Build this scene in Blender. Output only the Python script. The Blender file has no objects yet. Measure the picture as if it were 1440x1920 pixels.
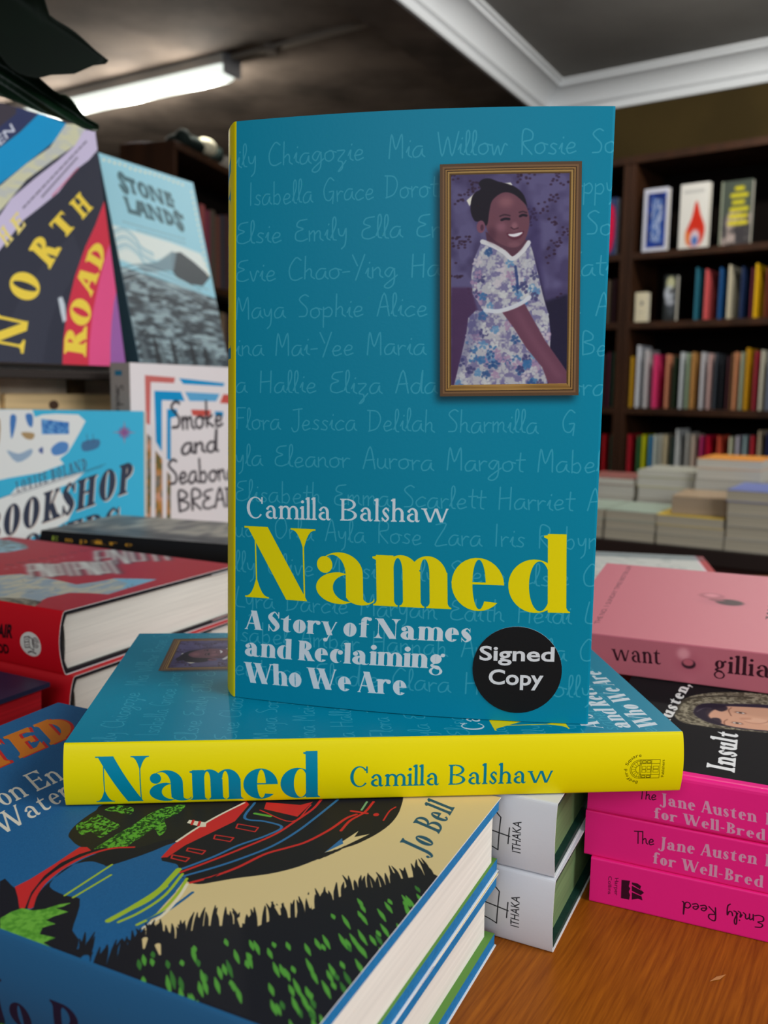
import bpy, bmesh, math, random
import numpy as np
from mathutils import Vector, Matrix

random.seed(7)
rng = np.random.default_rng(7)
SC = bpy.context.scene
COL = SC.collection
PI = math.pi

# ---------------------------------------------------------------- camera
CAM_Z = 0.203
cam = bpy.data.cameras.new('camera')
camo = bpy.data.objects.new('camera', cam)
COL.objects.link(camo)
_p, _r = 0.1325, 0.0148
_f = Vector((0, math.cos(_p), -math.sin(_p)))
_u = Vector((0, math.sin(_p), math.cos(_p)))
_x = Vector((1, 0, 0))
_r2 = _x * math.cos(_r) + _u * math.sin(_r)
_u2 = -_x * math.sin(_r) + _u * math.cos(_r)
camo.matrix_world = Matrix(((_r2.x, _u2.x, -_f.x, 0), (_r2.y, _u2.y, -_f.y, 0), (_r2.z, _u2.z, -_f.z, CAM_Z), (0, 0, 0, 1)))
cam.sensor_fit = 'VERTICAL'
cam.sensor_height = 36
cam.sensor_width = 27
cam.lens = 1692 / 1920 * 36
cam.clip_start = 0.01
cam.dof.use_dof = True
cam.dof.focus_distance = 0.335
cam.dof.aperture_fstop = 14.0
SC.camera = camo

# ---------------------------------------------------------------- light and exposure
SC.view_settings.view_transform = 'Standard'
SC.view_settings.look = 'None'
SC.view_settings.gamma = 1
SC.view_settings.exposure = 0.0
world = bpy.data.worlds.new('world')
SC.world = world
world.use_nodes = True
world.node_tree.nodes['Background'].inputs[0].default_value = (0.80, 0.9, 1.0, 1)
world.node_tree.nodes['Background'].inputs[1].default_value = 0.24


def area_light(name, loc, target, sx, sy, power, color):
    l = bpy.data.lights.new(name, 'AREA')
    l.shape = 'RECTANGLE'
    l.size, l.size_y = sx, sy
    l.energy = power
    l.color = color
    o = bpy.data.objects.new(name, l)
    COL.objects.link(o)
    o.location = loc
    o.rotation_euler = (Vector(target) - Vector(loc)).to_track_quat('-Z', 'Y').to_euler()
    return o


# daylight through the shop window behind and to the right of the camera
area_light('window_light', (1.35, -0.32, 0.95), (0.0, 0.5, 0.05), 1.1, 1.0, 26, (0.95, 0.98, 1.0))
# added fill light behind the camera, lifts spines facing front left
area_light('fill_light_rear', (-0.45, -1.5, 0.95), (-0.1, 0.6, 0.0), 1.5, 0.9, 15, (0.93, 0.97, 1.0))

# ---------------------------------------------------------------- object helpers


def tag(o, label=None, cat=None, group=None, kind=None):
    if label: o['label'] = label
    if cat: o['category'] = cat
    if group: o['group'] = group
    if kind: o['kind'] = kind
    return o


def empty(name, loc=(0, 0, 0), rz=0):
    o = bpy.data.objects.new(name, None)
    COL.objects.link(o)
    o.location = loc
    o.rotation_euler = (0, 0, rz)
    o.empty_display_size = 0.02
    return o


def basis(o, O, X, Y):
    X = Vector(X).normalized(); Y = Vector(Y).normalized(); Z = X.cross(Y)
    o.matrix_world = Matrix(((X.x, Y.x, Z.x, O[0]), (X.y, Y.y, Z.y, O[1]), (X.z, Y.z, Z.z, O[2]), (0, 0, 0, 1)))


def mesh_obj(name, me, parent=None):
    o = bpy.data.objects.new(name, me)
    COL.objects.link(o)
    if parent: o.parent = parent
    return o


class MB:
    """collects verts / faces / uvs / material slots and builds one mesh"""

    def __init__(s):
        s.v = []; s.f = []; s.uv = []; s.m = []; s.sm = []

    def face(s, pts, uv=None, m=0, smooth=False):
        b = len(s.v); s.v += [tuple(p) for p in pts]
        s.f.append(tuple(range(b, b + len(pts)))); s.uv.append(uv or [(0, 0)] * len(pts)); s.m.append(m); s.sm.append(smooth)

    def quads(s, A, B, m=0, smooth=False, uvA=None, uvB=None):
        for i in range(len(A) - 1):
            uv = [uvA[i], uvA[i + 1], uvB[i + 1], uvB[i]] if uvA else None
            s.face([A[i], A[i + 1], B[i + 1], B[i]], uv, m, smooth)

    def box(s, x0, x1, y0, y1, z0, z1, m=0):
        P = [(x0, y0, z0), (x1, y0, z0), (x1, y1, z0), (x0, y1, z0), (x0, y0, z1), (x1, y0, z1), (x1, y1, z1), (x0, y1, z1)]
        b = len(s.v); s.v += P
        for q in ((0, 3, 2, 1), (4, 5, 6, 7), (0, 1, 5, 4), (1, 2, 6, 5), (2, 3, 7, 6), (3, 0, 4, 7)):
            s.f.append(tuple(b + i for i in q)); s.uv.append([(0, 0)] * 4); s.m.append(m); s.sm.append(False)

    def build(s, name, mats, parent=None, weld=True, bevel=0):
        me = bpy.data.meshes.new(name)
        me.from_pydata(s.v, [], s.f)
        uvl = me.uv_layers.new(name='UVMap')
        uvl.data.foreach_set('uv', [c for f in s.uv for p in f for c in p])
        me.polygons.foreach_set('material_index', s.m)
        me.polygons.foreach_set('use_smooth', s.sm)
        for m in (mats if isinstance(mats, (list, tuple)) else [mats]): me.materials.append(m)
        if weld:
            bm = bmesh.new(); bm.from_mesh(me)
            bmesh.ops.remove_doubles(bm, verts=bm.verts, dist=1e-6)
            bmesh.ops.recalc_face_normals(bm, faces=bm.faces)
            bm.to_mesh(me); bm.free()
        me.validate()
        o = mesh_obj(name, me, parent)
        if bevel:
            md = o.modifiers.new('edge', 'BEVEL'); md.width = bevel; md.segments = 2; md.limit_method = 'ANGLE'
        return o


# ---------------------------------------------------------------- materials


def srgb(c):
    return tuple(((x / 255) / 12.92 if x / 255 <= 0.04045 else ((x / 255 + 0.055) / 1.055) ** 2.4) for x in c[:3]) + (1,)


_M = {}


def mat(name, c, rough=0.5, spec=0.4, noise=0.0, scale=60, emit=0, metal=0, stretch=None, c2=None, bump=0.0):
    if name in _M: return _M[name]
    m = bpy.data.materials.new(name); _M[name] = m
    m.use_nodes = True
    nt = m.node_tree; b = nt.nodes['Principled BSDF']
    b.inputs['Base Color'].default_value = srgb(c)
    b.inputs['Roughness'].default_value = rough
    b.inputs['Specular IOR Level'].default_value = spec
    b.inputs['Metallic'].default_value = metal
    if emit:
        b.inputs['Emission Color'].default_value = srgb(c); b.inputs['Emission Strength'].default_value = emit
    if noise or c2 or bump:
        tc = nt.nodes.new('ShaderNodeTexCoord'); mp = nt.nodes.new('ShaderNodeMapping')
        if stretch: mp.inputs['Scale'].default_value = stretch
        nz = nt.nodes.new('ShaderNodeTexNoise'); nz.inputs['Scale'].default_value = scale; nz.inputs['Detail'].default_value = 5
        nt.links.new(tc.outputs['Object'], mp.inputs[0]); nt.links.new(mp.outputs[0], nz.inputs['Vector'])
        mx = nt.nodes.new('ShaderNodeMix'); mx.data_type = 'RGBA'
        k = c2 or tuple(max(0, x * (1 - noise)) for x in c)
        mx.inputs[6].default_value = srgb(c); mx.inputs[7].default_value = srgb(k)
        rp = nt.nodes.new('ShaderNodeMapRange'); rp.inputs[1].default_value = 0.35; rp.inputs[2].default_value = 0.65
        nt.links.new(nz.outputs[0], rp.inputs[0]); nt.links.new(rp.outputs[0], mx.inputs[0]); nt.links.new(mx.outputs[2], b.inputs['Base Color'])
        if bump:
            bp = nt.nodes.new('ShaderNodeBump'); bp.inputs['Strength'].default_value = bump; bp.inputs['Distance'].default_value = 0.001
            nt.links.new(nz.outputs[0], bp.inputs['Height']); nt.links.new(bp.outputs[0], b.inputs['Normal'])
    return m


def print_mat(name, cv, rough=0.45, spec=0.2):
    """a sheet printed with artwork that this script draws itself"""
    m = bpy.data.materials.new(name); m.use_nodes = True
    nt = m.node_tree; b = nt.nodes['Principled BSDF']
    t = nt.nodes.new('ShaderNodeTexImage'); t.image = cv.image(name); t.extension = 'EXTEND'
    nt.links.new(t.outputs[0], b.inputs['Base Color'])
    b.inputs['Roughness'].default_value = rough; b.inputs['Specular IOR Level'].default_value = min(spec, .22)
    nz = nt.nodes.new('ShaderNodeTexNoise'); nz.inputs['Scale'].default_value = 900
    tc = nt.nodes.new('ShaderNodeTexCoord'); nt.links.new(tc.outputs['Object'], nz.inputs['Vector'])
    bp = nt.nodes.new('ShaderNodeBump'); bp.inputs['Strength'].default_value = 0.06; bp.inputs['Distance'].default_value = 0.0004
    nt.links.new(nz.outputs[0], bp.inputs['Height']); nt.links.new(bp.outputs[0], b.inputs['Normal'])
    return m


# ---------------------------------------------------------------- drawing board for printed covers


def Q(s):
    return np.array([[float(c) for c in p.split(',')] for p in s.split()])


def smooth(P, n=6, closed=False):
    P = np.asarray(P, float)
    if len(P) < 3: return P
    A = np.vstack([P[-1], P, P[0], P[1]]) if closed else np.vstack([2 * P[0] - P[1], P, 2 * P[-1] - P[-2]])
    out = []
    for i in range(1, len(A) - 2):
        p0, p1, p2, p3 = A[i - 1:i + 3]
        for t in np.linspace(0, 1, n, endpoint=False):
            out.append(0.5 * ((2 * p1) + (-p0 + p2) * t + (2 * p0 - 5 * p1 + 4 * p2 - p3) * t * t + (-p0 + 3 * p1 - 3 * p2 + p3) * t ** 3))
    if not closed: out.append(P[-1])
    return np.array(out)


def ccw(P):
    x, y = P[:, 0], P[:, 1]
    return P if np.dot(x, np.roll(y, -1)) - np.dot(y, np.roll(x, -1)) >= 0 else P[::-1]


def pstroke(P, w, n=5, cap=True):
    """list of convex pieces covering a path of width w (number or one per point)"""
    P = np.asarray(P, float); W = np.full(len(P), w) if np.isscalar(w) else np.asarray(w, float)
    if len(P) > 2 and n > 1:
        Q3 = smooth(np.column_stack([P, W]), n); P, W = Q3[:, :2], Q3[:, 2]
    out = []
    for i in range(len(P) - 1):
        d = P[i + 1] - P[i]; L = math.hypot(*d)
        if L < 1e-9: continue
        nn = np.array([-d[1], d[0]]) / L; e = d / L * min(W[i], W[i + 1]) * 0.12
        out.append(ccw(np.array([P[i] - e + nn * W[i] / 2, P[i] - e - nn * W[i] / 2, P[i + 1] + e - nn * W[i + 1] / 2, P[i + 1] + e + nn * W[i + 1] / 2])))
    if cap:
        for p, ww in list(zip(P, W)):
            if ww > 0: out.append(p + ww / 2 * np.array([[math.cos(a), math.sin(a)] for a in np.linspace(0, 2 * PI, 7)[:-1]]))
    return out


def ell(cx, cy, rx, ry, n=40, rot=0):
    a = np.linspace(0, 2 * PI, n, endpoint=False); x = rx * np.cos(a); y = ry * np.sin(a)
    return np.column_stack([cx + x * math.cos(rot) - y * math.sin(rot), cy + x * math.sin(rot) + y * math.cos(rot)])


def vnoise(h, w, cell, seed=0):
    r = np.random.default_rng(seed); cy = cx = cell
    if isinstance(cell, tuple): cx, cy = cell
    gh, gw = int(h / cy) + 3, int(w / cx) + 3
    g = r.random((gh, gw)).astype(np.float32)
    y = np.arange(h) / cy; x = np.arange(w) / cx
    yi = y.astype(int); xi = x.astype(int); fy = (y - yi)[:, None]; fx = (x - xi)[None, :]
    fy = fy * fy * (3 - 2 * fy); fx = fx * fx * (3 - 2 * fx)
    a = g[yi][:, xi]; b = g[yi][:, xi + 1]; c = g[yi + 1][:, xi]; d = g[yi + 1][:, xi + 1]
    return (a * (1 - fx) + b * fx) * (1 - fy) + (c * (1 - fx) + d * fx) * fy


class Cv:
    def __init__(s, w, h, ppm, bg):
        s.s = ppm; s.w = int(round(w * ppm)); s.h = int(round(h * ppm)); s.mm = (w, h)
        s.a = np.empty((s.h, s.w, 3), np.float32); s.a[:] = np.array(bg, np.float32) / 255

    def mask(s, polys, parity=False):
        """anti-aliased coverage of a set of polygons (mm): (y0, x0, array)"""
        SS = 4
        E = []
        for P in polys:
            P = np.asarray(P, float) * s.s * SS
            E.append(np.column_stack([P, np.roll(P, -1, 0)]))
        if not E: return None
        E = np.vstack(E)
        x0 = max(0, int(E[:, [0, 2]].min() // SS) - 1); x1 = min(s.w, int(E[:, [0, 2]].max() // SS) + 2)
        y0 = max(0, int(E[:, [1, 3]].min() // SS) - 1); y1 = min(s.h, int(E[:, [1, 3]].max() // SS) + 2)
        if x1 <= x0 or y1 <= y0: return None
        ya = np.minimum(E[:, 1], E[:, 3]); yb = np.maximum(E[:, 1], E[:, 3])
        r0 = np.maximum(np.ceil(ya - 0.5), y0 * SS).astype(int); r1 = np.minimum(np.ceil(yb - 0.5), y1 * SS).astype(int)
        n = np.maximum(r1 - r0, 0); k = n > 0
        E, r0, n = E[k], r0[k], n[k]
        if len(E) == 0: return None
        idx = np.repeat(np.arange(len(E)), n)
        row = np.repeat(r0, n) + (np.arange(n.sum()) - np.repeat(np.cumsum(n) - n, n))
        e = E[idx]
        xx = e[:, 0] + (row + 0.5 - e[:, 1]) * (e[:, 2] - e[:, 0]) / (e[:, 3] - e[:, 1])
        ci = np.clip(np.round(xx).astype(int) - x0 * SS, 0, (x1 - x0) * SS)
        sg = np.where(e[:, 3] > e[:, 1], 1, -1) if not parity else np.ones(len(e), int)
        Wd = (x1 - x0) * SS + 1; Hd = (y1 - y0) * SS
        D = np.bincount((row - y0 * SS) * Wd + ci, weights=sg, minlength=Wd * Hd).reshape(Hd, Wd)
        A = np.cumsum(D, 1)[:, :-1]
        A = (np.round(A).astype(int) % 2 == 1) if parity else (np.abs(A) > 0.5)
        A = A.reshape(y1 - y0, SS, x1 - x0, SS).mean((1, 3)).astype(np.float32)
        return y0, x0, A

    def put(s, mk, col, alpha=1.0):
        if mk is None: return
        y0, x0, A = mk; h, w = A.shape
        R = s.a[y0:y0 + h, x0:x0 + w]
        c = col(y0, x0, h, w) if callable(col) else np.array(col, np.float32) / 255
        k = (A * alpha)[..., None]
        R += (c - R) * k

    def fill(s, polys, col, alpha=1.0, blur=0, parity=False):
        if not isinstance(polys, list): polys = [polys]
        polys = [np.asarray(p, float) for p in polys]
        if blur:
            m = blur * 3; pad = int(m * s.s)
            t = Cv.__new__(Cv); t.s = s.s; t.w = s.w + 2 * pad; t.h = s.h + 2 * pad
            mk = Cv.mask(t, [p + pad / s.s for p in polys], parity)
            if mk is None: return
            y0, x0, A = mk; A = np.pad(A, pad); y0 -= 2 * pad; x0 -= 2 * pad
            k = max(1, int(blur * s.s))
            for _ in range(3):
                for ax in (0, 1):
                    c = np.cumsum(np.pad(A, [(k + 1, k) if i == ax else (0, 0) for i in (0, 1)]), ax)
                    A = (np.take(c, range(2 * k + 1, c.shape[ax]), ax) - np.take(c, range(0, c.shape[ax] - 2 * k - 1), ax)) / (2 * k + 1)
            a, b = max(0, -y0), max(0, -x0)
            A = A[a:max(a, s.h - y0), b:max(b, s.w - x0)]
            if A.size: s.put((y0 + a, x0 + b, A), col, alpha)
        else:
            s.put(s.mask(polys, parity), col, alpha)

    def line(s, P, w, col, alpha=1.0, n=5, blur=0):
        s.fill(pstroke(P, w, n), col, alpha, blur)

    def tex(s, c1, c2, cell, seed=0, lo=0.35, hi=0.65):
        c1 = np.array(c1, np.float32) / 255; c2 = np.array(c2, np.float32) / 255
        px = tuple(c * s.s for c in cell) if isinstance(cell, tuple) else cell * s.s

        def f(y0, x0, h, w):
            n = vnoise(h, w, px, seed) * 0.65 + vnoise(h, w, tuple(c / 2.3 for c in px) if isinstance(px, tuple) else px / 2.3, seed + 9) * 0.35
            k = np.clip((n - lo) / (hi - lo), 0, 1)[..., None]
            return c1 * (1 - k) + c2 * k
        return f

    def text(s, font, txt, P, col, alpha=1.0, blur=0, **k):
        """P: baseline start, baseline end, top-left corner of the capitals"""
        P = np.asarray(P, float)
        polys, w = font(txt, **k)
        ux, uy = (P[1] - P[0]) / w, P[2] - P[0]
        out = [P[0] + np.asarray(q)[:, :1] * ux + np.asarray(q)[:, 1:] * uy for q in polys]
        if np.cross(ux, uy) < 0: out = [q[::-1] for q in out]
        s.fill(out, col, alpha, blur, parity=(font is sans))

    def image(s, name):
        im = bpy.data.images.new(name, s.w, s.h, alpha=False)
        A = np.ones((s.h, s.w, 4), np.float32); A[..., :3] = np.clip(s.a, 0, 1)
        im.pixels.foreach_set(A.ravel()); im.update(); im.pack()
        return im


# ---------------------------------------------------------------- lettering
_SANS = {}


def sans(txt, bold=0.0):
    """letters of the built-in sans face, cap height 1"""
    key = (txt, bold)
    if key not in _SANS:
        cu = bpy.data.curves.new('lettering', 'FONT'); cu.body = txt; cu.size = 1; cu.offset = bold; cu.resolution_u = 4
        o = bpy.data.objects.new('lettering', cu); COL.objects.link(o)
        me = bpy.data.meshes.new_from_object(o.evaluated_get(bpy.context.evaluated_depsgraph_get()))
        v = np.array([x.co[:2] for x in me.vertices]); cap = 0.727
        x0, x1 = v[:, 0].min(), v[:, 0].max()
        _SANS[key] = ([np.column_stack([(v[list(p.vertices), 0] - x0) / cap, v[list(p.vertices), 1] / cap]) for p in me.polygons], (x1 - x0) / cap)
        bpy.data.objects.remove(o); bpy.data.curves.remove(cu); bpy.data.meshes.remove(me)
    return _SANS[key]


HAND = {}
for _l in '''a5 4,4 2,4 .5,2 1,0 3,.5 4,3 4,1 5,0
b5 1,9 1,0|1,3 3,4 4,2 3,0 1,.5
c4.5 4,3.5 2.5,4 .5,2 1.5,0 4,.8
d5 4,3.5 2,4 .5,2 1.5,0 3.5,1 4.5,9 4.2,1 5,0
e4.5 .5,1.8 3,2.2 3.5,3.5 2,4 .7,2 1.5,0 4,.8
g5 4,3.5 2,4 .5,2 2,.5 3.8,3.5 3.8,-2 2,-4 .5,-3 5,1
h4.7 1,9 .8,0|.8,2.5 2.5,4 3.3,3 3.3,1 4.5,0
i2.5 .5,2 1.5,4 1.3,1 2.5,0|1.8,6 1.9,6.3
k4.5 1,9 .8,0|3.5,4 1,2 4,0
l2.5 .3,1 2,6 1.8,9 .9,8 1,1 2.3,0
m6 .5,4 .6,0|.6,2.5 2,4 2.5,3 2.5,0|2.5,2.5 4,4 4.7,3 4.7,1 5.8,0
n4.5 .5,4 .6,0|.6,2.5 2.3,4 3.2,3 3.2,1 4.3,0
o5 2.5,4 .7,3 .8,.7 2.5,0 4,1.5 3.5,3.7 2.5,4 5,3.3
p4.7 .6,4 .6,-4|.6,3 2.8,4 4,2.3 3,.3 .6,.5
r3.5 .5,4 .8,0|.8,2.3 2,3.8 3.2,3.6
s3.8 3.3,3.6 2,4 1.2,3 3,1.3 2.4,.1 .5,.4
t3.2 1.8,7.5 1.6,1 2.8,0|.3,4.6 3.5,4.8
u4.5 .5,4 .6,1 2,0 3.2,1.5 3.4,4 3.4,1 4.4,0
v4 .5,4 1.8,0 3.2,4 4,3.6
w6 .4,4 1.2,0 2.6,3.4 3.6,0 5,4 6,3.6
y4.3 .5,4 1,1.6 2.4,1.4 3.4,4 3.2,-2 1.8,-4
z4.3 .5,4 3.4,3.8 .8,.3 2.5,-.5 2.5,-3 1,-4 4,0
-3.5 .5,2.5 3,2.7
A5.5 .5,0 3,9 5,0|1.2,3.4 4.6,3.8
B5.5 1,0 1,9 4,8 4,6 1.3,5 4.6,3.5 4.3,1 1,0
C5.7 5,8 3,9 .6,5 1,1 3,0 5.5,1
D6.3 1,8.5 1,0|0,8.5 4,8 5.5,5 4,1.3 .6,0
E5.5 5,8.6 2,8 1.2,6 3.6,4.8 1,3.5 .8,.8 3,0 5.3,.8
G6 5,8 3,9 .6,5 1.2,1 3.5,.4 5,3.6 3,3.6|5,3.6 4.6,-1
H6 1,9 .8,0|5,9 4.8,0|.8,4.4 4.9,4.8
I2.4 1,9 .9,0
J4.6 1,8.5 5,9|3.5,9 3.4,1 1.5,-.6 .4,1
F5 1,9 .9,0|1,9 4.8,9|.9,4.6 4,4.8
K5 1,9 .9,0|5,9 1,4 5,0
Q5.7 5,8 3,9 .6,5 1,1 3,0 5.5,1
L4.6 1.8,9 1,5 .8,.6 4.5,0
M6.6 .5,0 1.3,9 3,3.4 5.2,9 5.6,0
O6.2 3,9 .7,6 1,1 3.2,0 5.4,3.5 4.6,8 3,9
P5 1,0 1.2,9 4.4,8.4 4.4,5.6 1.2,4.4
R5.2 1,0 1.2,9 4.4,8.4 4.4,5.6 1.2,4.4 4.6,0
S5 4.6,8.3 3,9 1,7 4,3.5 3.6,.6 1,.2
T5 0,8.8 5.5,9|2.7,9 2.5,0
W7.5 .3,9 2,0 4,7 5.7,0 8,9
V4.8 .4,9 2.6,0 5,9
X5 0,9 5,0|5,9 0,0
Y5 .5,9 2.4,4.7|5,9 1.8,-1
Z5.6 .8,8.6 4.8,8.8 .6,.3 5.2,.5'''.split('\n'):
    _h, _b = _l.split(' ', 1)
    HAND[_h[0]] = (float(_h[1:]) / 9, [Q(p) / 9 for p in _b.split('|')])


def hand(txt, w=0.06, sp=0.5):
    out = []; x = 0
    for c in txt:
        if c == ' ': x += sp; continue
        a, st = HAND[c]
        j = rng.uniform(-0.03, 0.03)
        for p in st: out += pstroke(p + [x, j], w, 4)
        x += a
    return out, x


# serif letters are drawn stroke by stroke: T thick stroke, t hairline, k counter, xh x-height


def arc(x0, x1, y0, y1, u0, u1, v0, v1, a0=0, a1=360, n=28):
    """crescent between an outer and an inner ellipse (given as boxes)"""
    if a1 - a0 >= 360:
        a = np.radians(np.linspace(0, 360, 41)[:-1])
        o = np.column_stack([(x0 + x1) / 2 + (x1 - x0) / 2 * np.cos(a), (y0 + y1) / 2 + (y1 - y0) / 2 * np.sin(a)])
        i = np.column_stack([(u0 + u1) / 2 + (u1 - u0) / 2 * np.cos(a), (v0 + v1) / 2 + (v1 - v0) / 2 * np.sin(a)])
        return [np.vstack([o[j:j + 1], i[j:j + 1], np.roll(i, -1, 0)[j:j + 1], np.roll(o, -1, 0)[j:j + 1]])[::-1] for j in range(40)]
    a = np.radians(np.linspace(a0, a1, n))
    o = np.column_stack([(x0 + x1) / 2 + (x1 - x0) / 2 * np.cos(a), (y0 + y1) / 2 + (y1 - y0) / 2 * np.sin(a)])
    i = np.column_stack([(u0 + u1) / 2 + (u1 - u0) / 2 * np.cos(a), (v0 + v1) / 2 + (v1 - v0) / 2 * np.sin(a)])
    return [ccw(np.array([o[j], o[j + 1], i[j + 1], i[j]])) for j in range(n - 1)]


def bx(x0, x1, y0, y1):
    return [np.array([(x0, y0), (x1, y0), (x1, y1), (x0, y1)])]


def diag(x0, y0, x1, y1, w):
    return [ccw(np.array([(x0 - w / 2, y0), (x0 + w / 2, y0), (x1 + w / 2, y1), (x1 - w / 2, y1)]))]


def serif(txt, T=0.21, t=0.022, k=0.17, xh=0.66, S=0.09, Bk=0.09, wb=0.62, track=0.06, desc=0.34, sp=0.28):
    o = xh * 0.015

    def sf(xc, y, d, w, h=None, B=None):
        h = h or w / 2 + S; B = B or Bk; q = []
        for i in range(6):
            a = i / 5; q.append((xc - h + (h - w / 2) * a, y + d * (t + (B) * (a ** 2.6))))
        r = [(2 * xc - px, py) for px, py in q[::-1]]
        return [ccw(np.array([(xc - h, y)] + q + r + [(xc + h, y)]))]

    def flag(x, y, w=None):
        w = w or T
        return [ccw(np.array([(x - S, y - t * 1.2), (x - S, y - t * 2.4), (x, y - t * 2.4 - Bk * .4), (x + w * .5, y - t * 2), (x + w, y), (x + w * .4, y)]))]

    def stem(x, y0, y1, foot=True, top=None):
        g = bx(x, x + T, y0, y1)
        if foot: g += sf(x + T / 2, y0, 1, T)
        if top == 'f': g += flag(x, y1)
        if top == 's': g += sf(x + T / 2, y1, -1, T)
        return g

    def ring(x0, x1, y0, y1, wl, wr, a0=0, a1=360, th=None):
        th = th or t * 1.2
        return arc(x0, x1, y0, y1, x0 + wl, x1 - wr, y0 + th, y1 - th, a0, a1)

    def arch(x):  # from stem at x to the next stem
        r = xh * .42
        return arc(x + T * .35, x + 2 * T + k, xh - 2 * r, xh + o, x + T * .98, x + T + k, xh - 1.5 * r, xh - t * 1.6, 0, 165) + bx(x + T + k, x + 2 * T + k, 0, xh - r * .7)

    G = []; X = 0
    for c in txt:
        w = 0; g = []
        W = wb
        if c == ' ': X += sp; continue
        if c == 'n': g = stem(0, 0, xh, 1, 'f') + arch(0) + sf(1.5 * T + k, 0, 1, T); w = 2 * T + k
        elif c == 'm': g = stem(0, 0, xh, 1, 'f') + arch(0) + arch(T + k) + sf(1.5 * T + k, 0, 1, T) + sf(2.5 * T + 2 * k, 0, 1, T); w = 3 * T + 2 * k
        elif c == 'h': g = stem(0, 0, 1.04, 1, 'f') + arch(0) + sf(1.5 * T + k, 0, 1, T); w = 2 * T + k
        elif c == 'u':
            g = bx(0, T, xh * .3, xh) + flag(0, xh) + arc(0, T * 1.6 + k, -o, xh * .9, T, T + k, t * 1.6, xh * .9, 190, 345) + bx(T + k, 2 * T + k, 0, xh) + flag(T + k, xh) + sf(1.6 * T + k, 0, 1, T * .8, T * .4 + S)
            w = 2 * T + k
        elif c == 'r': g = stem(0, 0, xh, 1, 'f') + arc(T * .4, T * 2.1 + k, xh * .25, xh + o, T, T * 2.1 + k, xh * .25, xh - t * 2, 60, 160) + [ell(T * 1.6 + k * .6, xh - T * .42, T * .43, T * .43)]; w = T * 2 + k * .6
        elif c in 'il': g = stem(0, 0, xh if c == 'i' else 1.04, 1, 'f') + ([ell(T / 2, min(.98, xh + .2), max(T * .52, .07), max(T * .52, .07))] if c == 'i' else []); w = T
        elif c == 'o': g = ring(0, W, -o, xh + o, T * 1.12, T * 1.12); w = W
        elif c == 'e':
            g = ring(0, W, -o, xh + o, T * 1.15, T, 0, 318) + bx(T * .8, W - T * .5, xh * .5, xh * .5 + t * 1.5) + bx(W - T * 1.02, W, xh * .5, xh * .52); w = W
        elif c == 'c': g = ring(0, W, -o, xh + o, T * 1.15, t * 2, 45, 318) + [ell(W - T * .55, xh * .78, T * .48, T * .48)]; w = W * .95
        elif c == 'd': g = ring(0, W, -o, xh + o, T * 1.12, T * .6, 40, 320) + bx(W - T * .75, W + T * .25, 0, 1.04) + flag(W - T * .75, 1.04) + sf(W - T * .1, 0, 1, T * .7, T * .35 + S); w = W + T * .3
        elif c == 'b': g = ring(0, W, -o, xh + o, T * .6, T * 1.12, -140, 140) + bx(0, T, 0, 1.04) + flag(0, 1.04); w = W
        elif c == 'p': g = ring(0, W, -o, xh + o, T * .6, T * 1.12, -140, 140) + bx(0, T, -desc, xh) + flag(0, xh) + sf(T / 2, -desc, 1, T); w = W
        elif c == 'a':
            W2 = W * .96
            g = arc(.02, W2, xh * .2, xh + o, .02 + t * 2, W2 - T, xh * .2, xh - t * 1.4, 0, 165) + [ell(.02 + T * .46, xh * .76, T * .46, T * .46)]
            g += bx(W2 - T, W2, .08, xh * .62) + arc(W2 - T, W2 + T * .75, -o, .24, W2 - T * .1, W2 + T * .7, t * 1.5, .3, 180, 330)
            g += arc(0, W2, -o, xh * .62, T, W2 * 1.05, t * 1.4, xh * .62 - t * 1.4, 88, 285)
            w = W2 + T * .55
        elif c == 'g':
            g = ring(.03, W * .86, xh * .33, xh + o, T * .95, T * .95) + ring(0, W * .95, -desc, xh * .1, T * .5, T * .5) + [p for p in pstroke([(.2, xh * .36), (.08, xh * .2), (.3, xh * .08), (W * .7, xh * .02)], [t * 2, t * 2.5, T * .75, T * .6], 5)] + [ell(W * .93, xh * .95, T * .38, T * .38)] + pstroke([(W * .75, xh * .86), (W * .93, xh * .97)], t * 2, 1)
            w = W * .98
        elif c == 's': g = pstroke([(W * .62, xh * .8), (W * .4, xh * .97), (W * .16, xh * .76), (W * .36, xh * .5), (W * .58, xh * .24), (W * .34, xh * .03), (W * .06, xh * .24)], [t * 1.5, t * 1.6, T * .7, T * 1.15, T * .75, t * 1.6, t * 1.5], 7) + bx(W * .6, W * .64, xh * .66, xh) + bx(W * .04, W * .08, 0, xh * .34); w = W * .68
        elif c == 't': g = bx(T * .5, T * 1.5, .1, xh) + [np.array([(T * .5, xh - t), (T * 1.5, xh - t), (T * 1.5, xh + .2)])] + bx(0, T * 1.5 + k * .8, xh - t * 1.5, xh) + arc(T * .5, T * 1.5 + k * 1.1, -o, .3, T * 1.5, T * 1.5 + k, t * 1.5, .3, 180, 330); w = T * 1.5 + k * .9
        elif c == 'f': g = stem(T * .4, 0, .8, 1) + bx(0, T * 1.4 + k * .7, xh - t * 1.5, xh) + arc(T * .4, T * 1.4 + k * 1.6, .6, 1.04, T * 1.4, T * 1.4 + k * 1.6, .6, 1.04 - t * 1.8, 50, 180) + [ell(T * 1.4 + k * .95, .93, T * .38, T * .38)]; w = T * 1.4 + k * .8
        elif c == 'w' or c == 'v':
            a = T * 1.0 + k * .8
            g = diag(T / 2, xh, a, 0, T) + diag(a + T * .1, 0, a * 1.75, xh, t * 1.7) + sf(T / 2, xh, -1, T, T / 2 + S, .02)
            w = a * 1.75 + t
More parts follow.
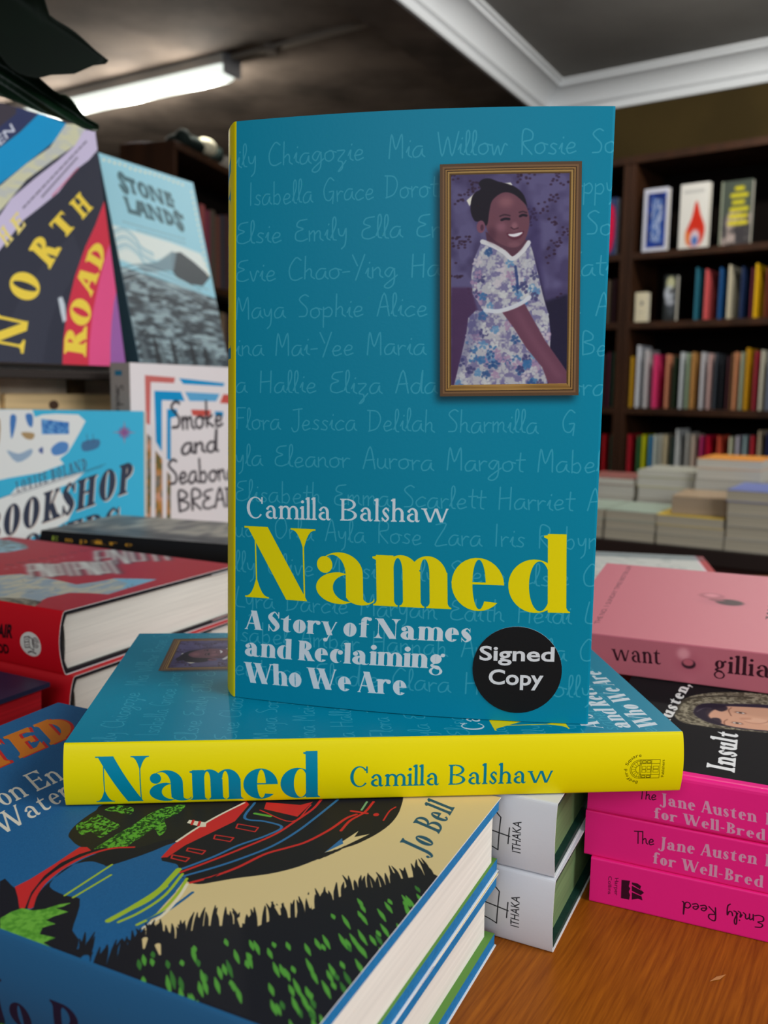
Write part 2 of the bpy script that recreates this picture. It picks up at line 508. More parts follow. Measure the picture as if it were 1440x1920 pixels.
            if c == 'w': g += diag(a * 1.75 + T * .2, xh, a * 2.55, 0, T) + diag(a * 2.6, 0, a * 3.3, xh, t * 1.7) + sf(a * 3.3, xh, -1, t, S * .9, .03); w = a * 3.3 + t
            else: g += sf(a * 1.75, xh, -1, t, S * .9, .03)
        elif c == 'y':
            a = T * 1.0 + k * .8
            g = diag(T / 2, xh, a, 0, T) + diag(a * .62, -desc * .75, a * 1.75, xh, t * 1.8) + sf(T / 2, xh, -1, T, T / 2 + S, .02) + sf(a * 1.75, xh, -1, t, S * .9, .03) + [ell(a * .45, -desc * .72, T * .42, T * .42)]; w = a * 1.75 + t
        elif c == 'N':
            W = T * 2.2 + k * 2.7
            g = diag(T * .62, 1, W - T * .62, 0, T * 1.28) + bx(T * .62 - t / 2 - T * .15, T * .62 + t / 2 - T * .15, 0, .95) + bx(W - t * 1.1 - T * .1, W - T * .1, 0, 1)
            g += sf(T * .47, 0, 1, t, T * .55 + S, .24 if t < .04 else Bk) + sf(W - T * .1 - t / 2, 1, -1, t, T * .55 + S, .24 if t < .04 else Bk) + bx(-S, T * .6, 1 - t * 1.3, 1)
            w = W + T * .35
        elif c == 'A':
            W = T * 1.5 + k * 2.5
            g = diag(S, 0, W * .5, 1, t * 1.8) + diag(W - T * .3, 0, W * .5 + t, 1, T * 1.15) + bx(W * .22, W * .78, .3, .3 + t * 1.6) + sf(S, 0, 1, t, S * 1.5) + sf(W - T * .3, 0, 1, T, T * .6 + S); w = W + T * .3
        elif c in 'ERBDPHILTJK':
            g = stem(S, 0, 1, 1, 's'); x = S
            W = T + k * 2.2
            if c == 'I': w = T + 2 * S
            if c in 'EL':
                g += bx(x, x + W, 0, t * 1.5) + [np.array([(x + W * .62, t), (x + W, t), (x + W, .3)])]; w = x + W
            if c == 'E': g += bx(x, x + W, 1 - t * 1.5, 1) + [ccw(np.array([(x + W * .6, 1 - t), (x + W * .96, 1 - t), (x + W * .96, .75)]))] + bx(x, x + W * .65, .5, .5 + t * 1.5) + bx(x + W * .65, x + W * .65 + t * 1.5, .38, .64)
            if c == 'T':
                W = T + k * 2.4; xc = W / 2
                g = bx(xc - T / 2, xc + T / 2, 0, 1) + sf(xc, 0, 1, T) + bx(0, W, 1 - t * 1.5, 1) + [ccw(np.array([(0, 1), (0, .72), (W * .2, 1)])), ccw(np.array([(W, 1), (W, .72), (W * .8, 1)]))]; w = W
            if c in 'RPB': g += arc(x - W * .3, x + W, .48, 1, x, x + W - T, .48 + t * 1.4, 1 - t * 1.4, -90, 90) + bx(x, x + W * .36, .48, .48 + t * 1.4) + bx(x, x + W * .36, 1 - t * 1.4, 1); w = x + W
            if c == 'B': g += arc(x - W * .3, x + W * 1.08, 0, .5, x, x + W * 1.08 - T * 1.1, t * 1.4, .5 - t, -90, 90) + bx(x, x + W * .4, 0, t * 1.4); w = x + W * 1.08
            if c == 'R': g += diag(x + W * .55, .5, x + W * .98, .0, T * 1.05) + sf(x + W, 0, 1, T * .9, T * .5 + S * .8); w = x + W * 1.12
            if c == 'D': g += arc(x - W * .9, x + W * 1.2, 0, 1, x - W * .9 + T, x + W * 1.2 - T * 1.1, t * 1.4, 1 - t * 1.4, -90, 90) + bx(x, x + W * .17, 0, t * 1.4) + bx(x, x + W * .17, 1 - t * 1.4, 1); w = x + W * 1.2
            if c == 'H': g += bx(x + T, x + T + k * 1.6, .49, .49 + t * 1.5) + bx(x + T + k * 1.6, x + 2 * T + k * 1.6, 0, 1) + sf(x + 1.5 * T + k * 1.6, 0, 1, T) + sf(x + 1.5 * T + k * 1.6, 1, -1, T); w = x + 2 * T + k * 1.6 + S
            if c == 'K': g += diag(x + T, .4, x + W, 1, t * 2) + diag(x + T + k * .3, .55, x + W * 1.05, 0, T) + sf(x + W, 1, -1, t * 2, S * 1.2) + sf(x + W * 1.05, 0, 1, T); w = x + W * 1.25
            if c == 'J':
                g = bx(T, 2 * T, .1, 1) + sf(T * 1.5, 1, -1, T) + arc(-T * .3, 2 * T, -.22, .4, 0, T, -.22 + t * 1.4, .4, 230, 360) + [ell(T * .1, -.08, T * .4, T * .4)]; w = 2 * T + S * .6
        elif c in 'OCGS' or c == 'Q':
            W = T * 1.6 + k * 2.6
            if c == 'O': g = ring(0, W, -.015, 1.015, T * 1.15, T * 1.15); w = W
            if c in 'CG': g = ring(0, W, -.015, 1.015, T * 1.15, t * 2, 38, 322) + bx(W * .86, W * .86 + t * 1.4, .68, 1); w = W * .95
            if c == 'G': g += bx(W * .86 - T * .5, W * .86 + T * .5, .05, .4) + bx(W * .6, W, .4, .4 + t * 1.4)
            if c == 'S':
                W = T + k * 2.1
                g = pstroke([(W * .88, .8), (W * .55, .99), (W * .18, .76), (W * .5, .52), (W * .84, .25), (W * .5, .01), (W * .1, .26)], [t * 1.5, t * 2, T * .8, T * 1.1, T * .85, t * 2, t * 1.5], 7) + bx(W * .88, W * .88 + t * 1.5, .68, 1) + bx(W * .04, W * .04 + t * 1.5, 0, .34); w = W * .95
        elif c == 'W':
            a = T * 1.0 + k * 1.05
            g = diag(T * .6, 1, a, 0, T * 1.15) + diag(a + T * .1, 0, a * 1.7, 1, t * 1.8) + diag(a * 1.55, 1, a * 2.4, 0, T * 1.15) + diag(a * 2.45, 0, a * 3.2, 1, t * 1.8)
            g += sf(T * .6, 1, -1, T, T * .6 + S, .03) + sf(a * 1.55, 1, -1, T, T * .6 + S, .03) + sf(a * 3.2, 1, -1, t, S * 1.2, .04); w = a * 3.2 + S * .5
        elif c == 'U':
            g = bx(S, S + T, .3, 1) + sf(S + T / 2, 1, -1, T) + arc(S, S + T + k * 2, -.015, .6, S + T, S + T + k * 2 - t * 2, t * 1.6, .6, 180, 360) + bx(S + T + k * 2 - t * 2, S + T + k * 2, .3, 1); w = S * 2 + T + k * 2
        elif c == 'V': a = T * 1.1 + k * 1.3; g = diag(T * .6, 1, a, 0, T * 1.15) + diag(a + T * .1, 0, a * 1.8, 1, t * 1.8); w = a * 1.8
        elif c == '-': g = bx(0, .26, xh * .45, xh * .45 + max(T * .45, t * 2)); w = .26
        elif c == ',': g = [ell(T / 2, T / 2, T / 2, T / 2)] + pstroke([(T * .8, T / 2), (T * .3, -T * .9)], [T * .5, t], 1); w = T
        elif c == '.': g = [ell(T / 2, T / 2, T / 2, T / 2)]; w = T
        for q in g: G.append(q + [X, 0])
        X += w + track
    return G, X - track


# ---------------------------------------------------------------- where the near books lie (origin, spine-to-fore-edge axis, tail-to-head axis, height, width, thickness)
BK = {
    'S': ((-0.05547,0.37292,0.07985), (0.98375,-0.17952,0.00000), (0.00506,0.02773,0.99960), 0.2227, 0.1399, 0.0230),
    'B': ((0.11135,0.31915,0.05750), (-0.08759,0.99616,0.00000), (-0.99616,-0.08759,-0.00000), 0.2221, 0.1447, 0.0228),
    'bo': ((-0.01604,0.18622,0.02850), (0.43046,0.90261,0.00000), (-0.90261,0.43046,-0.00000), 0.2160, 0.1400, 0.0285),
    'bl': ((-0.01719,0.18476,0.00000), (0.43677,0.89958,0.00000), (-0.89958,0.43677,-0.00000), 0.2160, 0.1400, 0.0285),
    'ih': ((0.06404,0.30796,0.02850), (0.42594,0.90475,0.00000), (-0.90475,0.42594,-0.00000), 0.1980, 0.0950, 0.0285),
    'il': ((0.06416,0.30649,0.00000), (0.43946,0.89826,0.00000), (-0.89826,0.43946,-0.00000), 0.1980, 0.1050, 0.0284),
    'p3': ((0.08530,0.34130,0.01880), (0.40017,0.91644,0.00000), (0.91644,-0.40017,0.00000), 0.1980, 0.1290, 0.0188),
    'p2': ((0.26379,0.26326,0.01880), (0.40776,0.91309,0.00000), (-0.91309,0.40776,-0.00000), 0.1980, 0.1290, 0.0188),
    'p1': ((0.26551,0.26575,0.03760), (0.39016,0.92075,0.00000), (-0.92075,0.39016,-0.00000), 0.1980, 0.1290, 0.0212),
    'wa': ((0.30779,0.37490,0.05942), (0.39399,0.91700,0.06236), (-0.91874,0.39486,-0.00180), 0.2340, 0.1539, 0.0206),
    're': ((-0.18251,0.50399,0.03790), (0.46169,0.88704,0.00000), (-0.88704,0.46169,-0.00000), 0.2400, 0.1650, 0.0378),
    'rl': ((-0.17711,0.50219,0.00000), (0.46169,0.88704,0.00000), (-0.88704,0.46169,-0.00000), 0.2400, 0.1560, 0.0378),
    'ba': ((-0.10939,0.71219,0.06000), (0.32404,0.94604,0.00000), (-0.94604,0.32404,-0.00000), 0.2000, 0.1100, 0.0190),
    'no': ((-0.40822,0.87495,0.22112), (0.58350,0.81211,-0.00166), (-0.13643,0.10004,0.98559), 0.2574, 0.1716, 0.0300),
    'st': ((-0.30559,1.08216,0.22147), (0.47701,0.87889,-0.00298), (-0.20658,0.11541,0.97160), 0.2571, 0.1684, 0.0200),
    'sm': ((-0.28444,0.93973,0.00000), (0.49757,0.86742,0.00000), (0.00000,-0.00000,1.00000), 0.2285, 0.1960, 0.0276),
    'bk': ((-0.42242,0.88095,-0.00085), (0.99820,0.05996,0.00000), (-0.00424,0.07061,0.99749), 0.1810, 0.1850, 0.0120),
}

ROM = dict(T=.12, t=.048, k=.22, xh=.62, S=.06, Bk=.05, wb=.46, track=.13)
FAT = dict(T=.25, t=.02, k=.125, S=.05, Bk=.05, wb=.72, track=.055, xh=.69)
FAT2 = dict(T=.235, t=.032, k=.13, S=.05, Bk=.05, wb=.56, track=.085, xh=.69, sp=.2)
TEAL, YEL = (0, 128, 156), (228, 210, 0)

NAMES = ['ily Chiagozie  Mia Willow Rosie So', 'Isabella Grace Dorothy S Grace Poppy', 'Elsie Emily Ella Erin Ivy Jane So', 'Evie Chao-Ying Hannah Ada Kati',
         'Maya Sophie Alice Emma Jessie A', 'ina Mai-Yee Maria Freya Anna Be', 'a Hallie Eliza Ada Violet Aurora', 'Flora Jessica Delilah Sharmilla  G',
         'yla Eleanor Aurora Margot Mabel', 'Elisabeth Emma Scarlett Harriet A', 'ucy Orla Ayla Rose Zara Iris Robyn', 'lly Olive Maisie Lily Steve Elsie C',
         'Lyra Darcie Maryam Edith Heidi L', 'Isabel Amber Hannah Anna Ella C', 'eatrice Elodie Clara Holly Molly']


def art_teal_front(ppm):
    b = BK['S']; W, H = b[4] * 1000, b[3] * 1000
    cv = Cv(W, H, ppm, TEAL)
    C1 = (30, 160, 188)
    for i, s in enumerate(NAMES):
        y = H - 16.4 - i * 14.05
        x0 = 6 if i == 1 else 0.5
        cv.text(hand, s, [(x0, y - .6), (W - (9 if i in (7,) else -1), y + .6), (x0, y + 7.6)], (86, 168, 188), .58, w=.062)
    # framed photograph printed on the cover
    fr = (760, 240, 3.428)
    out = Q("78.9,203.5 128.8,204.1 131.0,122.3 81.1,121.0")
    inn = Q("83.0,199.7 124.7,200.0 126.5,126.5 85.1,125.2")
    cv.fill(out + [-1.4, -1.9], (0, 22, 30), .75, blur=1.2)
    cv.fill(out, (92, 66, 44))
    for k, c in ((.25, (120, 88, 58)), (.42, (60, 40, 22)), (.5, (150, 112, 62)), (.62, (64, 42, 20)), (.7, (160, 126, 70)), (.86, (88, 62, 28))):
        cv.fill(out + (inn - out) * k, c)
    lo = np.array([out[3] + (inn[3] - out[3]) * .5, out[2] + (inn[2] - out[2]) * .5, inn[2], inn[3]])
    cv.fill(lo, cv.tex((170, 130, 68), (130, 94, 44), (20, .5), 5))
    cv.fill(inn, cv.tex((92, 84, 122), (70, 60, 96), 6, 1))
    st = Cv(W, H, ppm, (0, 0, 0))
    st.a[:] = cv.a
    # floral wallpaper
    r2 = np.random.default_rng(3)
    lo_, hi_ = inn.min(0), inn.max(0)
    for _ in range(38):
        c0 = lo_ + (hi_ - lo_) * r2.random(2) * [1, .62] + [0, (hi_ - lo_)[1] * .38]
        for _ in range(9):
            c1 = c0 + r2.normal(0, 1.3, 2)
            st.fill(ell(*c1, .55, .4, 8), (48, 26, 46), .75, blur=.15)
    F = (760, 240, 3.428)
    st.fill(Q("84.1,160.3 91.4,160.3 93.9,152.2 92.0,139.8 87.2,125.0 85.1,124.9"), (72, 44, 78), .9, blur=.4)
    st.fill(Q("110.4,178.6 114.7,167.6 117.9,155.5 125.8,158.2 128.0,125.5 119.1,125.4 115.5,145.5"), (30, 24, 48), .95, blur=.5)
    st.fill(Q("110.0,190.6 114.6,186.1 116.4,167.6 117.9,156.0 114.3,162.1 111.1,175.3"), (50, 38, 80), .6, blur=.8)
    dress = Q("94.8,176.9 98.2,175.5 102.8,173.2 105.6,172.1 108.9,173.1 111.3,176.9 112.8,173.1 114.8,165.9 117.0,157.7 119.2,151.0 120.3,143.8 120.2,138.8 119.9,125.4 86.1,124.9 88.1,134.1 90.1,143.7 90.6,149.4 93.3,152.2 96.7,151.6 92.0,157.8 91.2,164.5 92.2,170.6")
    st.fill(dress, st.tex((176, 174, 178), (118, 112, 146), 1.5, 11), 1, blur=.12)
    for j in range(150):
        p = dress.min(0) + (dress.max(0) - dress.min(0)) * r2.random(2)
        c = [(52, 104, 152), (190, 190, 190), (40, 76, 126), (160, 130, 158), (200, 200, 196), (88, 134, 172), (196, 186, 190), (62, 60, 104)][j % 8]
        if not in_poly(p, dress): continue
        for a in range(5):
            q = p + np.array([math.cos(a * 1.26 + j), math.sin(a * 1.26 + j)]) * r2.uniform(.7, 1.3)
            if in_poly(q, dress): st.fill(ell(*q, r2.uniform(.5, 1.0), r2.uniform(.4, .8), 9, a * 1.26 + j), c, .8, blur=.12)
    st.fill(Q("91.1,150.5 96.8,151.3 93.1,139.8 87.7,128.4 86.6,125.5 89.1,139.8"), (60, 60, 110), .35, blur=.6)
    st.line(Q("94.8,176.4 98.3,175.2 102.8,172.7 105.7,170.4 109.0,172.9 111.3,176.1"), 1.5, (208, 206, 206), .9, blur=.1)
    st.line(Q("106.9,167.7 107.6,163.3 108.0,159.9"), .9, (40, 58, 110), .85, blur=.1)
    st.fill(Q("102.4,151.9 106.8,153.8 110.4,154.9 113.7,149.4 118.4,141.6 124.3,133.8 126.9,130.2 127.1,126.1 120.2,126.0 117.7,132.1 111.9,138.8 107.1,146.0"), (104, 62, 80), 1, blur=.14)
    st.line(Q("108.0,151.6 112.8,143.8 118.7,135.5 123.9,128.8"), 2.2, (132, 84, 102), .45, blur=.9)
    st.line(Q("96.6,152.2 101.3,151.9 106.3,153.3 110.1,155.2 112.3,156.9"), 1.5, (206, 208, 212), .95, blur=.1)
    # head
    st.fill(Q("88.8,190.8 91.5,193.2 92.9,192.6 91.0,189.9 89.9,188.8"), (222, 218, 200), 1, blur=.08)
    st.fill(Q("100.9,196.5 104.2,196.9 104.9,196.0 103.2,195.1"), (222, 220, 206), 1, blur=.08)
    st.fill(Q("95.9,179.9 102.7,176.5 106.1,173.7 100.5,173.8 96.5,176.6"), (84, 50, 66), 1, blur=.2)
    st.fill(Q("98.2,177.7 102.8,173.2 105.7,171.0 108.9,173.1 111.0,176.7 106.0,178.7"), (88, 52, 66), 1, blur=.15)
    st.line(Q("94.8,176.4 98.3,175.2 102.8,172.7 105.7,170.4 109.0,172.9 111.3,176.1"), 1.5, (208, 206, 206), .9, blur=.1)
    st.fill(smooth(Q("96.1,189.8 99.9,193.8 105.5,193.7 108.9,190.6 110.7,186.8 111.3,182.9 110.4,178.1 108.3,175.1 105.0,174.3 100.5,176.0 97.3,178.8 95.8,183.2"), 5, True), (108, 66, 78), 1, blur=.1)
    st.fill(ell(*Q("102.8,190.2")[0], 2.6, 1.8), (150, 98, 104), .7, blur=.9)
    st.fill(ell(*Q("101.4,181.5")[0], 1.8, 1.6), (150, 98, 112), .6, blur=.7)
    st.fill(ell(*Q("106.1,181.7")[0], 1.1, 1.4), (160, 108, 116), .6, blur=.4)
    st.fill(ell(*Q("98.1,178.8")[0], 1.6, 2.6), (70, 36, 52), .6, blur=.7)
    st.fill(ell(*Q("106.1,175.4")[0], 2.2, .9), (138, 90, 100), .5, blur=.4)
    hair = smooth(Q("90.3,187.7 91.0,192.6 93.7,194.7 92.9,196.5 94.2,198.0 96.7,198.3 99.8,197.2 103.1,196.4 106.5,194.9 109.1,192.2 110.5,187.9 109.5,189.5 105.5,192.8 101.6,193.4 98.0,190.8 97.0,187.0 96.3,182.1 94.1,183.3 91.8,183.8"), 4, True)
    st.fill(hair, (26, 18, 30), 1, blur=.12)
    st.fill(ell(*Q("94.2,181.6")[0], 1.5, 2.2), (122, 74, 92), 1, blur=.15)
    st.fill(ell(*Q("94.6,181.3")[0], .6, 1.1), (80, 44, 62), 1, blur=.15)
    for q in ("622,606 645,598 672,600", "738,580 757,572 780,576"): st.line(Q("101.4,183.9 102.7,184.3 104.2,184.2") if q[0] == '6' else Q("107.9,185.2 108.9,185.6 110.2,185.4"), .8, (24, 14, 28), .95, blur=.06)
    st.line(Q("100.8,185.2 102.4,185.7 104.4,185.4"), .45, (40, 22, 34), .8, blur=.08)
    st.line(Q("107.6,186.5 108.9,186.8 110.2,186.4"), .45, (40, 22, 34), .8, blur=.08)
    st.line(Q("104.9,181.3 105.9,180.7 107.4,181.1"), .45, (58, 30, 42), .8, blur=.08)
    st.fill(smooth(Q("103.4,179.3 106.0,179.3 109.5,180.1 108.5,177.8 106.3,177.0 104.3,177.7"), 4, True), (92, 42, 58), 1, blur=.06)
    st.fill(smooth(Q("104.0,179.0 106.0,179.1 109.0,179.7 108.1,178.6 106.3,178.0 104.6,178.3"), 4, True), (224, 220, 222), 1, blur=.05)
    k = Cv(W, H, ppm, (0, 0, 0)); k.fill(inn, (255, 255, 255)); k = k.a
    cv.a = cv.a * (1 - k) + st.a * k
    # lettering
    cv.text(serif, 'Camilla Balshaw', Q("5.7,72.6 85.4,74.5 5.6,81.0"), (206, 214, 220), **ROM)
    cv.text(serif, 'Named', Q("7.0,41.2 130.2,42.1 6.0,69.5"), YEL, **FAT)
    cv.text(serif, 'A Story of Names', Q("5.2,28.2 94.9,29.5 5.4,35.9"), (206, 214, 220), **FAT2)
    cv.text(serif, 'and Reclaiming', Q("5.0,17.3 84.9,18.7 5.2,25.2"), (206, 214, 220), **FAT2)
    cv.text(serif, 'Who We Are', Q("5.3,6.5 71.3,7.4 5.0,14.8"), (206, 214, 220), **FAT2)
    return cv


def in_poly(p, P):
    x, y = p; c = False
    for (a, b), (d, e) in zip(P, np.roll(P, -1, 0)):
        if (b > y) != (e > y) and x < (d - a) * (y - b) / (e - b) + a: c = not c
    return c


def art_teal_spine(ppm):
    b = BK['B']
    cv = Cv(b[3] * 1000, b[5] * 1000, ppm, YEL)
    cv.text(serif, 'Named', Q("11.8,1.4 88.2,1.2 11.6,18.4"), (0, 128, 158), **FAT)
    cv.text(serif, 'Camilla Balshaw', Q("99.5,5.2 173.2,5.1 99.4,13.1"), (0, 120, 145), **ROM)
    ink = (52, 46, 0)
    cr = (1140, 1230, 4.8)
    c0 = Q("205.6,9.7")[0]
    u = Q("205.6,9.7 213.2,9.5 205.4,13.3")
    R = abs(u[2][1] - u[0][1]); L = u[1][0] - u[0][0]
    a = np.linspace(PI / 2, 3 * PI / 2, 15)
    for rr in (1, .86, .42):
        cv.line(np.column_stack([c0[0] + R * 1.0 * rr * np.cos(a), c0[1] + R * rr * np.sin(a)]), .14, ink, n=1)
    for t in np.linspace(PI / 2, 3 * PI / 2, 9):
        cv.line([c0 + [R * .42 * math.cos(t), R * .42 * math.sin(t)], c0 + [R * .86 * math.cos(t), R * .86 * math.sin(t)]], .12, ink, n=1)
    for y in (-1, -.6, .6, 1): cv.line([c0 + [0, R * y], c0 + [L, R * y]], .16, ink, n=1)
    for x in (0, .06, .58, 1): cv.line([c0 + [L * x, -R], c0 + [L * x, R]], .14, ink, n=1)
    for x0, x1 in ((.12, .3), (.36, .54), (.66, .93)):
        for y in (-.35, .02):
            q = c0 + np.array([(L * x0, R * y), (L * x1, R * y), (L * x1, R * (y + .3)), (L * x0, R * (y + .3)), (L * x0, R * y)]); cv.line(q, .12, ink, n=1)
        if x1 < .6:
            for y in (-.93, .68): cv.line(c0 + np.array([(L * x0, R * y), (L * x1, R * y), (L * x1, R * (y + .22)), (L * x0, R * (y + .22)), (L * x0, R * y)]), .2, ink, n=1)
    s = 'Bedford Square'; n = len(s)
    for i, ch in enumerate(s):
        if ch == ' ': continue
        t = math.radians(262 - i * (172 / (n - 1))) ; p = c0 + [R * 1.32 * math.cos(t), R * 1.32 * math.sin(t)]
        ex = np.array([math.sin(t), -math.cos(t)]); ey = np.array([math.cos(t), math.sin(t)])
        w = .9 if ch != 'S' else 1.0
        cv.text(sans, ch, [p - ex * w / 2, p + ex * w / 2, p - ex * w / 2 + ey * 1.25], ink)
    cv.text(sans, 'Publishers', Q("215.0,6.4 214.8,13.2 213.9,6.3"), ink)
    return cv


def art_sticker(ppm):
    cv = Cv(36, 36, ppm, (10, 11, 13))
    W = (214, 216, 218)
    cv.text(sans, 'Signed', [(3.9, 21.2), (31.6, 21.9), (3.9, 26.8)], W, bold=.022)
    cv.text(sans, 'Copy', [(7.6, 12.2), (27.9, 12.5), (7.6, 18.0)], W, bold=.022)
    return cv


def art_boat_front(ppm):
    b = BK['bo']; W, H = b[4] * 1000, b[3] * 1000
    BLUE, DK, SAND, RED, GRN = (34, 96, 144), (30, 29, 36), (222, 196, 140), (205, 44, 44), (104, 172, 60)
    cv = Cv(W, H, ppm, BLUE)
    cv.a += ((vnoise(cv.h, cv.w, 2, 4) - .5) * .05)[..., None]
    r = np.random.default_rng(12)
    A = (0, 1300, 2.88)
    sand = smooth(Q("45.9,67.2 36.3,65.2 27.1,63.5 16.9,60.9 11.0,56.9 8.9,48.5 35.5,16.3 98.2,-6.8 148.3,-1.5 134.2,35.7 115.7,71.1"), 3, True)
    cv.fill(sand, SAND)
    # tree behind the bridge
    cv.fill(smooth(Q("47.5,118.1 52.6,120.7 59.3,122.2 65.2,122.7 69.6,123.5 83.8,115.5 97.9,81.7 88.2,78.2 77.9,80.2 67.1,81.3 60.4,83.6 54.8,86.6 51.9,91.7 46.0,98.6 43.3,103.8 43.8,110.5 45.6,115.0"), 3, True), (38, 36, 34))
    leaf = smooth(Q("43.3,103.8 49.7,104.3 55.9,104.4 62.7,104.0 70.7,104.5 76.9,103.2 82.8,98.1 75.9,95.9 70.6,97.2 65.7,92.4 60.6,91.3 63.7,96.3 56.8,95.9 53.8,96.3 49.9,96.0 47.1,99.5"), 3, True)
    cv.fill(leaf, cv.tex((96, 168, 50), (36, 70, 28), .8, 8, .45, .55))
    for q in (Q("53.4,120.6 58.1,120.2 62.9,119.7 61.3,112.5 60.2,107.4 55.8,107.5 50.8,107.6 52.7,113.4 49.4,114.3"), Q("66.4,120.5 71.5,118.4 72.2,112.3 67.8,110.1 67.1,116.1")):
        cv.fill(smooth(q, 3, True), cv.tex((96, 168, 50), (36, 50, 28), .9, 18, .4, .6))
    # bridge
    cv.fill(smooth(Q("17.2,115.2 17.2,110.6 15.0,105.2 9.7,97.9 12.5,95.3 19.8,100.0 19.8,95.7 18.9,91.2 21.0,87.5 14.2,82.0 8.4,78.0 6.1,73.4 1.5,70.0 -1.7,67.8 -4.8,65.7 -8.1,61.2 -8.9,66.5 -9.2,77.6 -8.4,86.2"), 2, True), DK)
    cv.fill(smooth(Q("11.4,95.5 18.5,100.5 27.2,102.4 38.1,102.6 46.7,99.2 51.0,92.7 57.6,88.9 61.8,84.8 52.1,86.6 39.2,92.4 38.4,94.7 38.3,99.0 35.9,102.0 32.0,103.5 26.6,102.5 21.6,99.8 20.3,92.6 20.8,87.4 14.9,90.7"), 3, True), DK)
    cv.line(Q("11.1,98.1 17.3,101.8 25.2,105.2 33.2,106.1 40.4,104.8 45.4,101.0"), 3.0, DK)
    cv.fill(Q("17.0,108.9 21.9,108.2 31.5,108.3 43.2,109.1 44.3,107.0 43.3,104.3 39.9,105.9 33.3,107.1 25.4,105.9 17.0,102.3 10.3,97.6 9.6,99.0 13.5,103.9"), RED)
    cv.line(Q("11.4,96.6 16.8,100.5 23.8,103.4 32.2,104.4 40.3,103.2 47.1,99.5 51.1,93.6"), [1.6, 1.6, 1.5, 1.4, 1.2, 1.0, .8], RED)
    # green bank on the left
    bank = Q("3.6,99.8 7.3,99.6 10.0,98.3 10.6,94.7 12.5,92.4 16.1,90.5 18.3,88.1 15.7,88.7 14.2,90.0 14.5,85.4 11.0,87.4 8.7,87.9 8.6,84.3 5.7,86.1 3.2,84.5 3.9,79.5 0.9,80.8 0.3,76.8 -2.4,78.6 -2.6,73.9 -5.2,76.4 -5.7,72.3 -7.5,74.2 -7.8,69.2 -9.4,70.3 -9.2,77.6 -8.4,86.2")
    cv.fill(bank, cv.tex((112, 176, 62), (84, 148, 46), 1.2, 31))
    # hull
    hull = smooth(Q("49.6,81.5 48.7,77.5 48.6,74.3 44.5,70.0 42.4,66.1 42.6,61.9 46.2,58.1 50.1,54.3 54.4,49.3 58.6,45.0 64.8,40.6 72.7,37.1 80.3,34.0 86.2,30.8 96.2,27.9 105.9,27.3 116.6,29.4 129.2,35.2 141.6,52.8 116.4,90.5 86.0,81.4 61.7,83.2"), 3, True)
    cv.fill(hull, DK)
    cv.fill(Q("49.7,81.8 57.6,83.6 64.4,83.8 74.0,83.5 83.5,82.7 95.1,80.6 93.2,78.0 80.5,75.2 70.9,77.3 59.5,79.9 50.9,80.1"), RED)
    cv.line(Q("60.2,83.9 70.2,83.7 81.3,82.6 93.6,80.3"), .9, (226, 214, 190))
    cyl = Q("74.1,89.6 75.2,83.2 72.7,81.6 71.8,82.9 72.0,88.9")
    cv.fill(cyl, (226, 214, 190))
    cv.line(Q("74.5,88.1 71.8,86.8"), .9, RED); cv.line(Q("74.8,85.6 72.0,84.2"), .9, RED)
    for q in (Q("52.8,79.7 53.6,73.7 51.4,73.4 51.0,78.7 52.8,79.7"), Q("58.5,78.0 59.6,72.0 57.4,71.6 56.9,77.3 58.5,78.0"), Q("69.5,75.4 70.7,68.9 68.1,68.5 67.2,74.3 69.5,75.4"), Q("79.3,73.2 80.3,65.6 77.3,65.0 76.6,72.1 79.3,73.2")):
        cv.line(q, .55, RED, n=1)
    BL2 = (50, 110, 160)
    for q, c, w in ((Q("46.2,72.2 57.7,67.5 67.2,64.7 76.4,60.4 84.2,58.8 85.0,66.0 83.9,73.6 95.2,77.0"), BL2, 1.0), (Q("45.5,70.9 56.1,66.4 67.0,62.2 79.2,58.1 90.5,56.9 100.5,56.2 108.2,57.2"), RED, 1.0),
                    (Q("43.9,68.9 52.3,63.6 60.5,59.3 71.6,54.8 83.5,52.7 96.4,52.1 110.9,51.9"), BL2, 1.0), (Q("42.2,64.5 48.2,60.6 56.1,57.0 66.5,54.0 73.4,49.7 79.4,46.3 89.9,43.6 99.6,42.5 104.0,40.7"), RED, 1.1),
                    (Q("91.0,39.9 98.9,40.5 106.7,38.9 115.4,39.7"), RED, 1.0), (Q("105.4,43.5 106.3,37.7"), RED, 1.2), (Q("107.6,40.6 114.3,41.8"), (120, 170, 120), .8),
                    (Q("88.3,72.4 89.0,66.4"), (96, 168, 60), 1.3), (Q("104.2,30.4 111.5,31.5 115.4,30.9"), RED, .6), (Q("91.3,72.2 89.2,57.8 102.9,58.4"), RED, .6)):
        cv.line(q, w, c)
    cv.fill(Q("97.4,73.6 101.2,61.7 105.4,59.0 93.0,58.0 92.6,71.4"), RED)
    cv.fill(ell(*Q("106.9,34.5")[0], 1.2, 1.0), RED)
    cv.fill(Q("75.9,37.7 86.8,35.7 93.7,34.6 89.3,33.9 93.5,30.3 83.2,33.7 79.6,34.9"), SAND)
    cv.fill(Q("75.9,37.7 86.8,37.2 83.7,35.1"), BL2)
    hb = Q("45.7,60.3 48.4,56.2 51.4,53.0 54.9,49.4 58.4,45.7 63.3,42.8 67.5,40.1 72.1,36.7 78.4,34.2")
    for p in smooth(hb, 3): cv.line([p + [0, 1.0], p + [1.5, 0.2], p + [4.5, -.3]], [1.6, 1.0, .1], DK, n=3)
    # reflections
    YG = (166, 190, 52)
